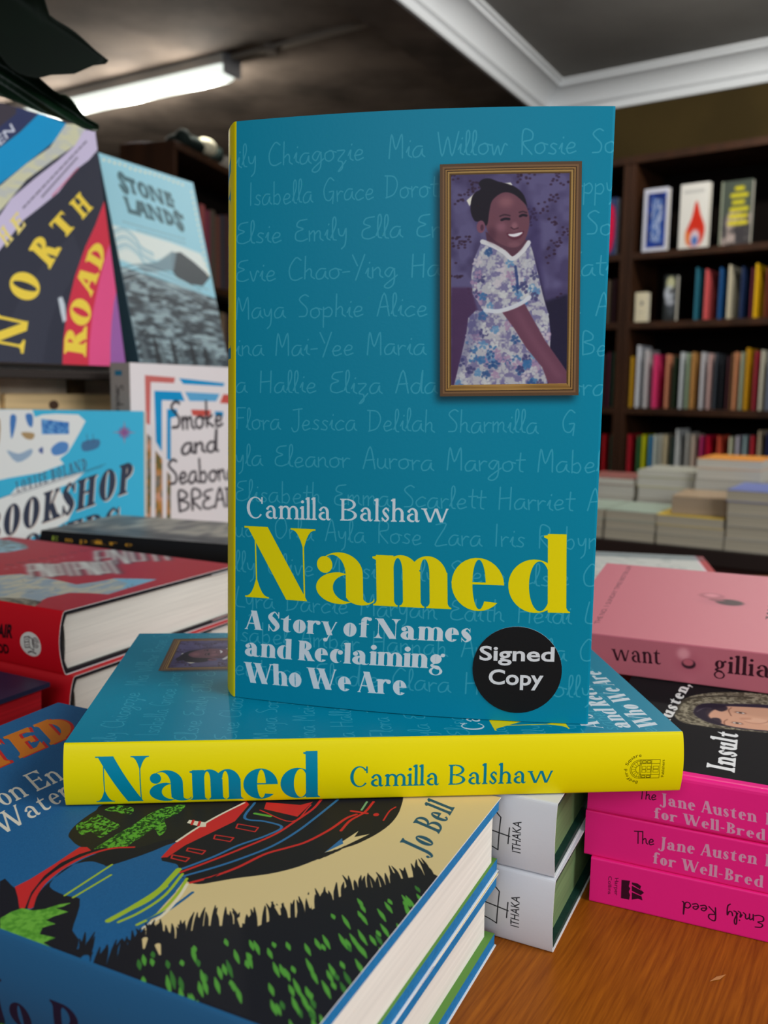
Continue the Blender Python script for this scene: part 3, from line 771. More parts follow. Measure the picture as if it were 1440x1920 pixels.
    for q, w in ((Q("39.6,92.4 20.2,92.5"), .8), (Q("34.9,88.5 20.5,89.6"), .8), (Q("16.2,72.5 23.3,71.2 34.0,70.1 41.4,71.3 46.7,72.4"), 1.9),
                 (Q("17.0,69.6 23.6,67.5 33.4,66.9 45.1,69.7"), 1.0), (Q("18.3,64.2 25.6,62.5 35.9,64.2 43.6,66.9"), 1.0), (Q("21.8,71.1 29.0,69.3 37.6,69.6"), 1.0)):
        cv.line(q, w, YG)
    cv.line(Q("19.8,66.8 27.9,65.1 37.2,65.9 44.2,68.0"), .6, BLUE)
    cv.line(Q("21.6,63.1 27.3,61.3 33.3,60.8 38.3,60.7"), 1.0, BLUE); cv.line(Q("17.7,61.7 25.4,61.0 33.6,62.4 41.1,64.9"), 1.0, (236, 222, 190))
    # grass
    top = Q("0.3,70.5 -0.1,67.2 2.4,68.3 -0.8,62.0 0.4,59.6 4.8,58.6 8.1,57.5 12.4,57.8 16.4,58.3 16.1,54.6 16.7,51.4 21.1,50.0 26.2,47.7 28.5,43.1 32.0,39.5 32.2,34.6 38.1,32.0 41.2,27.1 48.4,24.5 54.9,21.5 62.7,18.7 65.5,13.2 72.6,9.7 77.2,4.6 80.0,1.9")
    bot = Q("71.6,-21.1 -7.9,-33.1 -6.9,23.2 -3.1,55.3 -3.2,67.6")
    cv.fill(np.vstack([top, bot]), DK)
    up = Q("41.8,37.4 48.9,42.0 42.3,36.5"); U = up[1] - up[0]; V = (up[2] - up[0])
    tt = smooth(top, 3)
    for p in tt[2:]:
        for _ in range(2):
            l = r.uniform(.45, 1.15); s = r.uniform(-1.8, 1.0); q = p + V * r.uniform(-1, 1)
            cv.line([q - U * .35, q + U * l * .5 + V * s * .3, q + U * l + V * s], [1.5, 1.1, .25], DK, n=3)
    inside = np.vstack([top, Q("88.2,-15.5 2.9,-7.7 -6.2,23.7 -3.1,55.3")])
    dn = Q("31.1,30.4 27.6,26.7"); Dn = dn[1] - dn[0]
    lo_, hi_ = inside.min(0), inside.max(0)
    for _ in range(420):
        p = lo_ + (hi_ - lo_) * r.random(2)
        if in_poly(p, inside) and in_poly(p + U * .5, inside):
            l = r.uniform(.5, 1.5)
            c = (88, 160, 60) if r.random() < .8 else (60, 120, 50)
            if p[1] > 135 and p[0] < 60: c = (150, 176, 50) if r.random() < .35 else c
            cv.line([p, p + Dn * l * .5 + V * r.uniform(-.12, .12), p + Dn * l], [.25, 1.25, .3], c, n=3)
    for q in (Q("-1.1,68.4 -5.6,63.0"), Q("1.1,66.4 -4.9,59.3")): cv.line(q, [2.2, .6], BLUE, n=1)
    for q in (Q("14.3,58.0 10.9,55.5"), Q("13.7,53.2 10.7,50.0"), Q("33.6,40.8 30.4,38.3"), Q("43.2,34.7 40.2,31.9"), Q("52.0,29.6 47.0,26.0")):
        cv.line(q, [1.6, .5], SAND, n=1)
    # lettering
    CR = (226, 216, 196)
    cv.text(serif, 'Jo Bell', Q("88.6,8.1 123.9,12.0 91.9,19.0"), (38, 84, 104), T=.15, t=.045, k=.14, xh=.62, S=.06, wb=.42, track=.13)
    cv.text(serif, 'Water', Q("37.1,137.1 70.1,138.1 44.1,150.5"), CR, **ROM)
    cv.text(serif, 'on En', Q("52.4,153.1 78.6,151.2 59.8,168.4"), CR, **ROM)
    for off, c in (((.9, -.9), (196, 40, 36)), ((0, 0), (206, 116, 30))):
        cv.text(serif, 'TED', Q("70.5,181.2 115.8,179.9 83.4,205.0") + off, c, T=.3, t=.1, k=.17, S=.1, track=.16)
    # blue turn over the hinge
    return cv


def art_plain_text(k, bg, items, ppm=6, post=None):
    b = BK[k]; cv = Cv(b[3] * 1000, b[5] * 1000, ppm, bg)
    for f, s, P, c, kw in items: cv.text(f, s, P, c, **kw)
    if post: post(cv)
    return cv


def art_want_front(ppm):
    b = BK['wa']; cv = Cv(b[4] * 1000, b[3] * 1000, ppm, (214, 120, 132))
    cv.text(sans, 'THE NO. 1 SUNDAY TIMES BESTSELLER', Q("17.9,214.8 151.7,217.1 16.8,217.6"), (108, 48, 66))
    cv.text(serif, 'want', Q("59.7,126.8 111.6,124.6 60.1,135.4"), (70, 24, 36), T=.2, t=.05, k=.14, track=.13)
    c = Q("84.6,156.2 84.5,152.1 95.3,162.6 98.8,157.8")
    cv.fill(ell(*c[0], 9, 12), (196, 108, 122), .6, blur=3)
    cv.fill(ell(*c[2], 6, 7), (176, 88, 102), 1, blur=1.0)
    cv.fill(ell(*(c[2] + [1.0, 0]), 4, 4.5), (236, 150, 160), .8, blur=1.2)
    cv.fill(ell(*c[1], 6, 7.5), (58, 22, 34), 1, blur=.8)
    cv.fill(ell(*(c[0] + [2.5, 3]), 2.2, 4.5), (150, 72, 86), 1, blur=.7)
    return cv


def post_want(cv):
    c = Q("67.3,10.4 64.5,15.5 67.5,6.5")
    cv.fill(ell(*c[0], 6.5, 5), (190, 96, 112), .7, blur=1.5)
    cv.fill(ell(*c[1], 3, 3), (240, 160, 168), .9, blur=.8)
    cv.fill(ell(*c[0], 3.3, 2.4), (46, 18, 30), 1, blur=.3)
    cv.fill(ell(*(c[0] + [-.3, .8]), 2.6, 1.9), (196, 98, 112), 1, blur=.3)


def art_insult_front(ppm):
    b = BK['p1']; cv = Cv(b[4] * 1000, b[3] * 1000, ppm, (27, 26, 28))
    W = b[4] * 1000; H = b[3] * 1000
    cr = (1140, 1230, 4.8)
    cv.fill(np.array([(0, 0), (5.2, 0), (5.2, H), (0, H)]), (238, 40, 132))
    cv.fill(smooth(Q("67.2,171.8 81.8,172.0 95.0,169.3 105.5,162.4 114.1,150.0 117.8,132.9 106.3,120.3 68.4,119.0 63.3,132.7 61.1,143.4 60.1,150.2 59.1,157.0 59.4,162.6 60.1,167.4"), 4, True), cv.tex((150, 140, 118), (84, 76, 62), 1.3, 3), 1, blur=.3)
    cv.line(Q("70.5,171.7 87.4,170.7 97.7,165.5 105.5,154.8 110.0,139.8"), 1.8, (60, 54, 46), .8, blur=.3)
    cv.line(Q("69.0,168.1 82.3,167.3 93.0,162.6 100.6,152.0 103.9,139.7"), .9, (180, 170, 146), .5, blur=.3)
    cv.fill(smooth(Q("77.1,164.4 85.7,163.6 91.7,160.0 94.5,152.2 102.0,132.8 94.7,120.5 70.2,121.1 63.5,139.0 63.3,148.0 64.7,154.6 68.2,160.0 71.4,163.0"), 4, True), (52, 44, 58), 1, blur=.3)
    cv.fill(smooth(Q("79.6,159.2 87.0,156.8 91.3,151.1 95.2,139.5 96.7,129.9 87.9,121.6 69.9,125.5 65.6,134.5 64.4,145.8 66.3,152.8 70.8,157.7"), 4, True), (214, 160, 132), 1, blur=.25)
    cv.fill(smooth(Q("78.2,142.0 80.4,137.4 78.8,132.8 73.5,132.7 74.4,137.3 73.9,141.5"), 4, True), (226, 176, 148), .6, blur=.6)
    for e in (Q("84.7,144.5")[0], Q("69.8,145.4")[0]):
        cv.fill(ell(*e, 1.4, 2.6), (150, 100, 84), .9, blur=.3)
        cv.fill(ell(*e, .9, 1.9), (222, 214, 204), 1, blur=.08)
        cv.fill(ell(*e, .75, .8), (44, 34, 34), 1, blur=.06)
        cv.line([e + [.9, -2], e + [1.2, 0], e + [.9, 2]], .35, (70, 40, 34))
    for q in (Q("78.5,148.2 85.8,149.6 90.4,148.6"), Q("65.2,150.4 69.5,150.8 73.1,149.6")): cv.line(q, .5, (120, 74, 60), .8, blur=.1)
    cv.line(Q("73.5,142.4 72.6,137.8 76.1,133.7 79.8,132.3"), .5, (160, 100, 84), .7, blur=.15)
    for q in (Q("77.1,164.4 88.1,162.3 92.7,156.1 90.9,151.1 86.8,154.3 80.7,156.9 73.9,157.7 69.1,154.8 64.6,149.9 63.4,152.7 65.9,158.4 71.6,162.6"), Q("87.2,158.7 91.7,154.6 91.7,151.1 87.1,150.2 82.7,152.6 84.5,155.6"), Q("71.5,156.4 73.0,153.1 67.4,151.9 65.4,154.6")):
        cv.fill(smooth(q, 3, True), (46, 38, 50), .92, blur=.3)
    cv.line(Q("77.8,163.0 83.9,160.5 85.5,157.2"), .7, (96, 84, 96), .7, blur=.2)
    cv.fill(Q("77.9,144.4 80.0,139.7 77.2,139.7 75.3,144.3"), (190, 130, 104), .6, blur=.4)
    G = dict(T=.2, t=.07, k=.12, S=.07, wb=.5, track=.14, xh=.62)
    cv.text(serif, 'Austen,', Q("49.7,173.9 117.0,168.7 54.0,180.3"), (226, 222, 218), **G)
    cv.text(serif, 'Insult', Q("11.9,144.4 55.7,144.5 13.0,154.9"), (234, 232, 230), **G)
    return cv


def art_red_front(ppm):
    b = BK['re']; cv = Cv(b[4] * 1000, b[3] * 1000, ppm, (176, 22, 38))
    X = np.zeros((4, 2))
    pic = Q("45.2,116.8 60.5,105.4 61.0,86.1 59.1,67.6 55.8,48.2 67.9,43.6 82.7,41.0 89.6,27.7 95.0,15.1 70.6,12.8 45.2,10.0 41.7,22.6 36.3,33.3 20.0,34.7 8.3,29.8 -6.4,19.7 -6.0,53.5")
    cv.fill(pic, cv.tex((150, 166, 176), (196, 190, 168), (9, 5), 2), 1, blur=.3)
    cv.fill(Q("81.6,42.8 89.6,27.7 95.0,15.1 70.6,12.8 59.4,13.0 75.7,23.1"), (120, 180, 210), .9, blur=.6)
    for i in range(34):
        p = pic.min(0) + (pic.max(0) - pic.min(0)) * rng.random(2)
        if in_poly(p, pic): cv.line([p, p + [rng.uniform(1, 4), rng.uniform(-2, 2)]], .7, [(70, 62, 56), (90, 120, 150), (210, 200, 160)][i % 3], .8, blur=.3)
    cv.fill(Q("3.3,62.2 11.2,45.2 11.0,29.4 -6.4,19.7 -7.2,49.3"), cv.tex((70, 62, 50), (140, 130, 110), 3, 5), .9, blur=.3)
    cv.fill(Q("141.6,263.1 151.6,224.8 145.0,198.3 133.5,181.4 113.6,179.5 90.3,197.1"), cv.tex((150, 190, 205), (120, 130, 130), 5, 7), 1, blur=.8)
    # title, lettered large across the cover
    L = (224, 226, 216)
    for q, n, hh in ((Q("108.4,84.4 161.7,48.7 150.2,128.1"), 5, 1), (Q("55.4,90.3 98.7,47.7 86.3,128.9"), 8, 1)):
        e = (q[1] - q[0]) / n; up = q[2] - q[0]
        if abs(up[0] * e[1] - up[1] * e[0]) < 1e-6: continue
        for dx, c, w in ((np.array([.8, -1.0]), (60, 30, 34), 3.4), (np.array([0, 0]), L, 2.6)):
            for i in range(n):
                o = q[0] + e * (i + .1) + dx; f = e * .74
                sh = [[(0, 0), (0, 1)], [(0, 1), (.9, 1)], [(.9, 1), (.9, .5)], [(0, .5), (.9, .5)]] if i % 4 == 0 else [[(0, 0), (0, 1)], [(.9, 0), (.9, 1)], [(0, 1), (.9, 0)]] if i % 4 == 1 else [[(.1, .1), (.1, .9)], [(.1, .9), (.9, .9)], [(.9, .9), (.9, .1)], [(.9, .1), (.1, .1)]] if i % 4 == 2 else [[(0, 1), (.9, 1)], [(.45, 0), (.45, 1)]]
                for a, b_ in sh: cv.line([o + f * a[0] + up * a[1], o + f * b_[0] + up * b_[1]], w * 1.3, c, .95, n=1, blur=1.5)
    for i in range(9):
        q = Q("78.6,137.9 157.4,137.0")
        p = q[0] + (q[1] - q[0]) * i / 8; cv.line([p + [-1.2, 2], p + [1.4, -2]], 1.8, (46, 26, 36), .9, n=1, blur=.3)
        q = Q("67.5,127.9 124.1,124.6")
        p = q[0] + (q[1] - q[0]) * i / 8; cv.line([p + [-1, 1], p + [1, -1]], 1.0, (214, 190, 190), .8, n=1, blur=.3)
    return cv


def post_red_spine(cv):
    K = (34, 6, 14)
    cv.text(sans, 'TAIR', Q("183.8,16.0 201.7,17.9 184.8,24.0"), K, bold=.045)
    cv.text(sans, 'OOD', Q("181.0,5.6 196.8,7.2 181.6,11.5"), K, bold=.045)
    c = Q("216.5,15.9")[0]
    R = 8.8
    cv.fill(ell(*c, 8.6, 7.4), (222, 216, 206))
    for q in ([(-4.8, -2.6), (-4.8, 3.8), (-1, 4.6), (-1, -1.8), (-4.8, -2.6)], [(-1, 4.6), (2.2, 3.2), (2.2, -3.6), (-1, -1.8)], [(-4.6, .8), (-1, 1.6)], [(-3.6, 2.6), (-2, 3)], [(-3.6, -.8), (-2, -.4)]):
        cv.line(c + np.array(q), .5, K, n=1)
    for rr in (3, 2, 1): cv.line(ell(c[0] + 4.2, c[1] + 1.6, rr * .9, rr, 14), .4, K, n=1)
    cv.line(c + np.array([(-3, -5.5), (0, -4.4), (3.5, -5.2)]), .8, K)


def art_north(ppm):
    b = BK['no']; cv = Cv(b[4] * 1000, b[3] * 1000, ppm, (50, 52, 66))
    c1, c2 = (0, 0, 3), (0, 380, 3.13)
    cv.fill(Q("-6.1,284.5 48.6,301.4 105.0,257.8 78.3,233.0 54.1,211.5 -24.7,150.1"), (50, 58, 96))
    cv.fill(Q("-6.1,284.5 52.4,302.6 80.2,265.3 77.0,250.3 44.4,221.3 -20.1,183.3"), (66, 60, 70))
    cv.fill(Q("104.6,258.1 135.3,254.9 118.9,233.6 93.0,211.4 61.7,185.3 36.2,164.7 -29.3,117.0 -24.2,153.4 54.1,211.5 78.2,232.0"), (18, 150, 205))
    cv.fill(Q("135.3,254.9 164.5,261.4 153.9,247.4 142.5,233.5 113.6,212.2 79.1,185.2 44.8,147.4 -33.8,84.2 -28.1,125.2 48.5,173.1 81.6,201.8 111.3,224.5"), cv.tex((212, 210, 176), (196, 198, 190), (12, 4), 3))
    cv.fill(Q("156.5,252.7 173.4,259.7 174.7,238.9 158.4,221.9 138.3,206.4 114.9,179.5 89.1,158.5 68.9,142.7 52.7,124.4 -42.8,19.1 -33.8,84.2 44.3,143.8 58.2,161.9 89.7,189.1 120.1,213.6 142.5,233.5"), (208, 196, 224))
    cv.fill(Q("21.6,11.9 54.4,64.0 91.5,109.1 126.2,138.5 132.9,114.4 113.9,85.5 94.1,60.7 79.9,32.0 68.9,-2.9 19.4,-2.9"), (60, 62, 76), .55)
    cv.fill(Q("177.3,190.8 188.7,163.0 161.6,-7.2 90.8,-6.5 97.2,26.1 106.7,58.3 121.3,93.4 138.9,126.0 155.8,152.1"), (214, 52, 74))
    cv.fill(Q("176.4,142.4 196.7,126.5 175.3,-6.8 122.5,-6.5 128.4,24.3 137.8,57.3 152.0,93.2 167.1,126.3"), (232, 84, 138))
    cv.fill(Q("175.3,90.2 193.8,50.6 179.6,-8.6 150.0,-7.5 155.2,25.7 160.3,48.1 166.5,69.0"), (158, 98, 166))
    cv.fill(Q("97.1,68.0 102.5,70.2 104.6,61.7 103.8,45.8 99.3,42.8 98.0,54.1"), (206, 214, 220), 1, blur=.5)
    Y = (246, 214, 74); Y2 = (238, 218, 130)
    for ch, P, c in (('N', Q("50.4,12.0 60.4,44.3 15.3,16.5"), Y), ('O', Q("71.6,60.1 81.4,87.1 41.0,66.0"), Y), ('R', Q("92.0,96.6 107.0,117.2 70.7,114.0"), Y),
                     ('T', Q("114.3,130.7 131.4,147.6 98.0,143.4"), Y), ('H', Q("140.3,155.2 156.0,170.5 125.7,169.5"), Y),
                     ('R', Q("121.7,8.7 127.2,36.8 95.5,11.1"), Y), ('O', Q("128.5,38.6 139.1,65.6 105.8,45.9"), Y), ('A', Q("138.9,74.1 151.6,97.7 119.8,83.4"), Y), ('D', Q("154.6,102.7 167.4,128.2 136.5,110.4"), Y),
                     ('H', Q("46.6,112.8 55.6,122.5 38.0,125.2"), Y2), ('E', Q("60.9,126.9 71.3,138.4 53.6,139.5"), Y2)):
        cv.text(serif, ch, P, c, T=.24, t=.08, k=.15, S=.08)
    cv.text(sans, 'EN', Q("54.4,213.3 73.4,232.6 50.7,220.2"), (214, 218, 232), bold=.01)
    for q, c in ((Q("70.8,155.3 159.4,243.0"), (60, 56, 70)), (Q("94.0,170.5 143.9,221.6"), (60, 56, 70)), (Q("106.8,174.0 143.3,210.2"), (214, 90, 120))):
        d = q[1] - q[0]
        t = 0
        while t < 1:
            w = rng.uniform(.03, .08); cv.line([q[0] + d * t, q[0] + d * min(1, t + w)], 1.6, c, .6, blur=.25); t += w + .018
    return cv


def art_stone(ppm):
    b = BK['st']; W, H = b[4] * 1000, b[3] * 1000
    cv = Cv(W, H, ppm, (150, 208, 224))
    D = (50, 62, 70)
    cv.fill(np.array([(0, 0), (W, 0), (W, 100), (0, 122)]), cv.tex((52, 62, 70), (150, 172, 178), (16, 5), 21, .36, .72))
    for i in range(85):
        x = rng.uniform(2, W - 14); y = rng.uniform(5, 112); l = rng.uniform(8, 24); s = rng.uniform(-1, 1)
        cv.line([(x, y), (x + l * .5, y + 3 * s + 1.5), (x + l, y + 1 * s)], .7, (190, 210, 212) if i % 3 else (36, 44, 52), .7)
    for i in range(9):
        x = 10 + i * 16 + rng.uniform(-4, 4); cv.fill(np.array([(x, 4), (x + 3, 34 + rng.uniform(-8, 18)), (x + 9, 30), (x + 11, 4)]), (34, 40, 46) if i % 2 else (96, 110, 116), .8, blur=.5)
    cv.fill(Q("-8.6,171.4 39.2,169.4 98.5,166.1 155.8,159.1 167.5,128.5 110.5,152.5 79.0,141.5 27.4,125.9 -2.1,130.1 -9.4,143.1"), (226, 236, 230), 1, blur=1)
    for i in range(9):
        q = Q("-7.7,159.5 16.7,169.7 34.4,162.3 42.9,151.1 62.0,145.5")
        cv.line(q + [0, -i * 3.2], 1.7, [(96, 164, 190), (150, 196, 208), (206, 226, 226)][i % 3], .8, blur=.4)
    cv.fill(Q("95.9,151.5 114.6,155.3 138.0,145.2 166.0,129.5 145.9,114.5 122.2,114.0 98.0,120.0 90.7,127.8"), D, 1, blur=.3)
    cv.fill(Q("27.4,125.9 68.6,136.8 98.2,154.0 105.5,151.8 94.0,128.3 71.4,125.4 39.9,119.2"), (120, 146, 156), .9, blur=.6)
    for i in range(7):
        q = Q("-2.6,117.8 33.9,128.9 65.7,126.8 101.3,120.4 140.3,107.1"); cv.line(q + [0, -i * 3], .9, (208, 224, 226) if i % 2 else (70, 92, 104), .8, blur=.2)
    T = (46, 96, 108); G = dict(T=.26, t=.2, k=.16, S=.03, Bk=.02, wb=.6)
    cv.text(serif, 'STONE', Q("27.4,218.2 120.7,212.7 24.9,238.3"), T, **G)
    cv.text(serif, 'LANDS', Q("31.8,190.9 131.3,187.1 27.9,211.4"), T, **G)
    for k in range(2):
        q = Q("19.1,178.4 128.3,174.4") - [0, k * 6]; d = q[1] - q[0]; t = k * .2
        while t < 1: w = rng.uniform(.03, .07); cv.line([q[0] + d * t, q[0] + d * min(1, t + w)], 1.3, (110, 130, 136), .6, blur=.25); t += w + .02
    for i in range(17): cv.fill(ell(8 + i * 8.6, H - 6.5 + rng.uniform(-1, 1), 2.4, 1.6, 10), (240, 234, 206), 1, blur=.4)
    for i in range(16): cv.fill(ell(W - 7, H - 14 - i * 7.4, 1.6, 2.2, 10), (240, 234, 206), 1, blur=.4)
    return cv


def art_bookshop(ppm):
    b = BK['bk']; W, H = b[4] * 1000, b[3] * 1000
    cv = Cv(W, H, ppm, (62, 188, 224))
    WH = (240, 240, 234)
    cv.fill(Q("-17.9,179.9 77.6,180.9 80.0,173.8 87.4,176.4 100.4,177.4 121.7,176.8 128.6,170.6 123.2,160.2 116.5,148.4 111.5,140.0 103.2,133.3 107.3,128.3 85.0,119.7 55.5,114.4 -19.6,97.1"), WH)
    cv.fill(Q("-20.2,67.1 55.2,97.7 61.1,104.5 127.7,121.0 116.1,110.0 101.2,104.8 115.8,83.1 110.8,72.9 94.2,62.7 69.4,54.2 -20.9,30.2"), WH)
    B = (50, 112, 186)
    r = np.random.default_rng(5)
    cv.fill(Q("86.0,172.2 112.6,169.2 112.5,157.6 86.3,157.2"), cv.tex(B, (110, 170, 220), 2, 4))
    for P, c in ((Q("56.4,174.3 62.1,174.4 60.3,161.1 56.9,152.7"), B), (Q("71.0,176.1 77.6,176.2 77.4,164.6 73.4,166.2"), B), (Q("95.1,143.2 103.4,150.0 111.6,148.4 109.9,140.0 98.3,136.6"), (70, 130, 200)),
                 (Q("52.6,141.1 64.0,137.9 76.3,143.0 75.4,136.3 62.2,129.5"), (150, 176, 200)), (Q("66.7,158.7 79.0,158.0 77.3,152.2 70.7,152.9"), (176, 140, 90)), (Q("82.8,141.4 87.0,144.8 86.9,138.1"), (70, 90, 150)),
                 (Q("125.6,150.2 141.2,152.9 140.3,144.5 126.3,141.0"), (70, 110, 150)), (Q("36.9,172.4 46.6,170.9 44.5,144.3 36.5,147.5"), (176, 140, 90))):
        cv.fill(smooth(P, 3, True), c, .9, blur=.25)
    cv.line(Q("129.7,157.8 130.5,148.6"), .5, (70, 80, 110)); cv.line(Q("135.5,157.8 136.3,149.5"), .5, (70, 80, 110))
    c = Q("166.0,159.9")[0]
    for rr in (5.6, 4.2): cv.line(ell(*c, rr, rr, 24), .45, (90, 90, 170), n=1)
    for i in range(16):
        a = i * PI / 8; R = 11 if i % 4 == 0 else 6.5; cv.line([c, c + [R * math.cos(a), R * math.sin(a)]], [1.6, .2], (100, 96, 176) if i % 2 else (190, 80, 90), n=1)
    K = (54, 60, 78)
    cv.text(serif, 'LOUISE BOLAND', Q("61.5,99.4 129.8,123.8 60.3,110.1"), (76, 84, 106), T=.13, t=.05, k=.12, track=.2)
    cv.line(Q("56.9,96.1 144.3,126.2"), .45, K); cv.line(Q("12.6,83.2 147.6,128.7"), .45, K)
    for off, c2 in (((.9, -.9), (232, 214, 200)), ((0, 0), K)):
        cv.text(serif, 'BOOKSHOP', Q("30.0,48.9 172.2,102.0 32.4,79.1") + off, c2, T=.25, t=.05, k=.13, track=.14, wb=.5)
        cv.text(serif, 'LOVERS', Q("47.6,25.4 158.7,61.4 48.8,50.7") + off, c2, T=.24, t=.05, k=.2, track=.14)
    return cv


def art_smoke(ppm):
    b = BK['sm']; W, H = b[4] * 1000, b[3] * 1000
    cv = Cv(W, H, ppm, (236, 228, 228))
    RD, BL = (206, 88, 78), (18, 148, 204)
    for P, c in ((Q("21.5,216.5 66.5,214.9 64.8,208.9 29.9,209.6 27.5,165.0 21.6,166.9"), (206, 110, 104)), (Q("72.3,214.3 148.3,210.2 146.4,206.5 78.9,208.2"), BL),
                 (Q("34.6,200.5 75.2,199.7 81.2,189.7 45.7,190.7 44.3,135.9 35.7,146.8"), BL), (Q("81.4,199.7 139.7,197.8 133.0,189.3 88.6,189.7"), (96, 170, 214)),
                 (Q("145.7,197.5 173.5,196.4 173.4,185.6 139.6,187.3"), RD), (Q("53.2,181.1 68.9,180.9 68.7,173.2 58.7,171.5 57.6,125.6 51.9,127.8"), BL),
                 (Q("90.6,180.4 124.6,179.3 121.6,172.4 93.2,173.6"), RD), (Q("130.5,178.0 145.4,177.5 145.4,172.0 131.0,173.0"), BL)):
        cv.fill(P, c)
    for P, s in ((Q("22.8,156.2 29.1,151.5 26.2,62.2 20.2,62.9"), 3), (Q("34.7,137.8 44.7,128.2 43.7,60.1 32.7,61.4"), 6), (Q("51.6,114.9 57.2,109.0 56.0,58.7 49.7,59.4"), 9)):
        cv.fill(P, cv.tex((222, 96, 50), (70, 40, 40), 6, s)); cv.fill(P, cv.tex((150, 176, 90), (206, 226, 214), 9, s + 30), .45)
    K = (48, 42, 48)
    for s, P in (('Smoke', Q("57.9,160.2 145.8,160.2 56.0,188.9")), ('and', Q("73.7,131.3 135.8,132.9 73.2,156.4")),
                 ('Seabones', Q("52.5,99.2 178.9,98.0 50.6,126.0")), ('BREAD', Q("66.9,68.8 172.2,65.7 65.8,91.5"))):
        cv.text(hand, s, P, K, .9, w=.115)
    return cv


# ---------------------------------------------------------------- shared materials
PAPER = mat('page edges', (232, 226, 214), .85, .1, noise=.05, scale=700, stretch=(.02, .02, 1), bump=.10)
PAPER2 = mat('page edges warm', (214, 206, 190), .85, .1, noise=.12, scale=400, stretch=(.02, .02, 1), bump=.2)
WHITE = mat('jacket inside', (236, 236, 234), .6, .2)
CLOTH_BLUE = mat('blue cloth board', (16, 120, 178), .6, .25, noise=.1, scale=900)
CLOTH_GREEN = mat('dark green board', (22, 60, 50), .6, .25, noise=.15, scale=600)
CLOTH_DARK = mat('black board', (24, 26, 32), .55, .25, noise=.1, scale=600)
CLOTH_WHITE = mat('white board', (220, 220, 216), .6, .2)
GREEN_EDGE = mat('green stained pages', (112, 138, 92), .8, .1, noise=.12, scale=500, stretch=(.02, .02, 1), bump=.2)
PINK_HOT = mat('hot pink cover', (246, 34, 134), .45, .3, noise=.04, scale=40)


def path_round(P, r, n=5):
    """round the corners of an open path given as (x, z) points"""
    out = [np.array(P[0], float)]
    for i in range(1, len(P) - 1):
        a, b, c = (np.array(P[j], float) for j in (i - 1, i, i + 1))
        u = (a - b) / np.linalg.norm(a - b); v = (c - b) / np.linalg.norm(c - b)
        rr = min(r, np.linalg.norm(a - b) * .45, np.linalg.norm(c - b) * .45)
        s, e = b + u * rr, b + v * rr
        for t in np.linspace(0, 1, n): out.append((1 - t) ** 2 * s + 2 * t * (1 - t) * b + t * t * e)
    out.append(np.array(P[-1], float))
    return out


def sheet(name, outer, y0, y1, thick, mats, parent, uvf, matf, inner_mat):
    """a bent sheet: outer path (x, z), extruded along y, with thickness to the inside"""
    O = np.array(outer); T = np.gradient(O, axis=0); T /= np.linalg.norm(T, axis=1)[:, None] + 1e-12
    Nn = np.column_stack([T[:, 1], -T[:, 0]])
    I = O + Nn * thick
    mb = MB()
    for i in range(len(O) - 1):
        (xa, za), (xb, zb) = O[i], O[i + 1]; (ia, ja), (ib, jb) = I[i], I[i + 1]
        m = matf((xa + xb) / 2, (za + zb) / 2)
        ua, ub = uvf(m, xa, za), uvf(m, xb, zb)
        fl = (m in (1,))
        uv = [(ua[0], 0), (ub[0], 0), (ub[0], 1), (ua[0], 1)] if m == 0 else ([(1, ua[1]), (1, ub[1]), (0, ub[1]), (0, ua[1])] if m == 1 else [(0, 0)] * 4)
        mb.face([(xa, y0, za), (xb, y0, zb), (xb, y1, zb), (xa, y1, za)], uv, m, True)
        mb.face([(ia, y0, ja), (ia, y1, ja), (ib, y1, jb), (ib, y0, jb)], None, inner_mat, True)
        mb.face([(xa, y0, za), (ia, y0, ja), (ib, y0, jb), (xb, y0, zb)], None, inner_mat)
        mb.face([(xa, y1, za), (xb, y1, zb), (ib, y1, jb), (ia, y1, ja)], None, inner_mat)
    for k in (0, -1):
        (xa, za), (ia, ja) = O[k], I[k]
        mb.face([(xa, y0, za), (xa, y1, za), (ia, y1, ja), (ia, y0, ja)], None, inner_mat)
    return mb.build(name, mats, parent, weld=False)


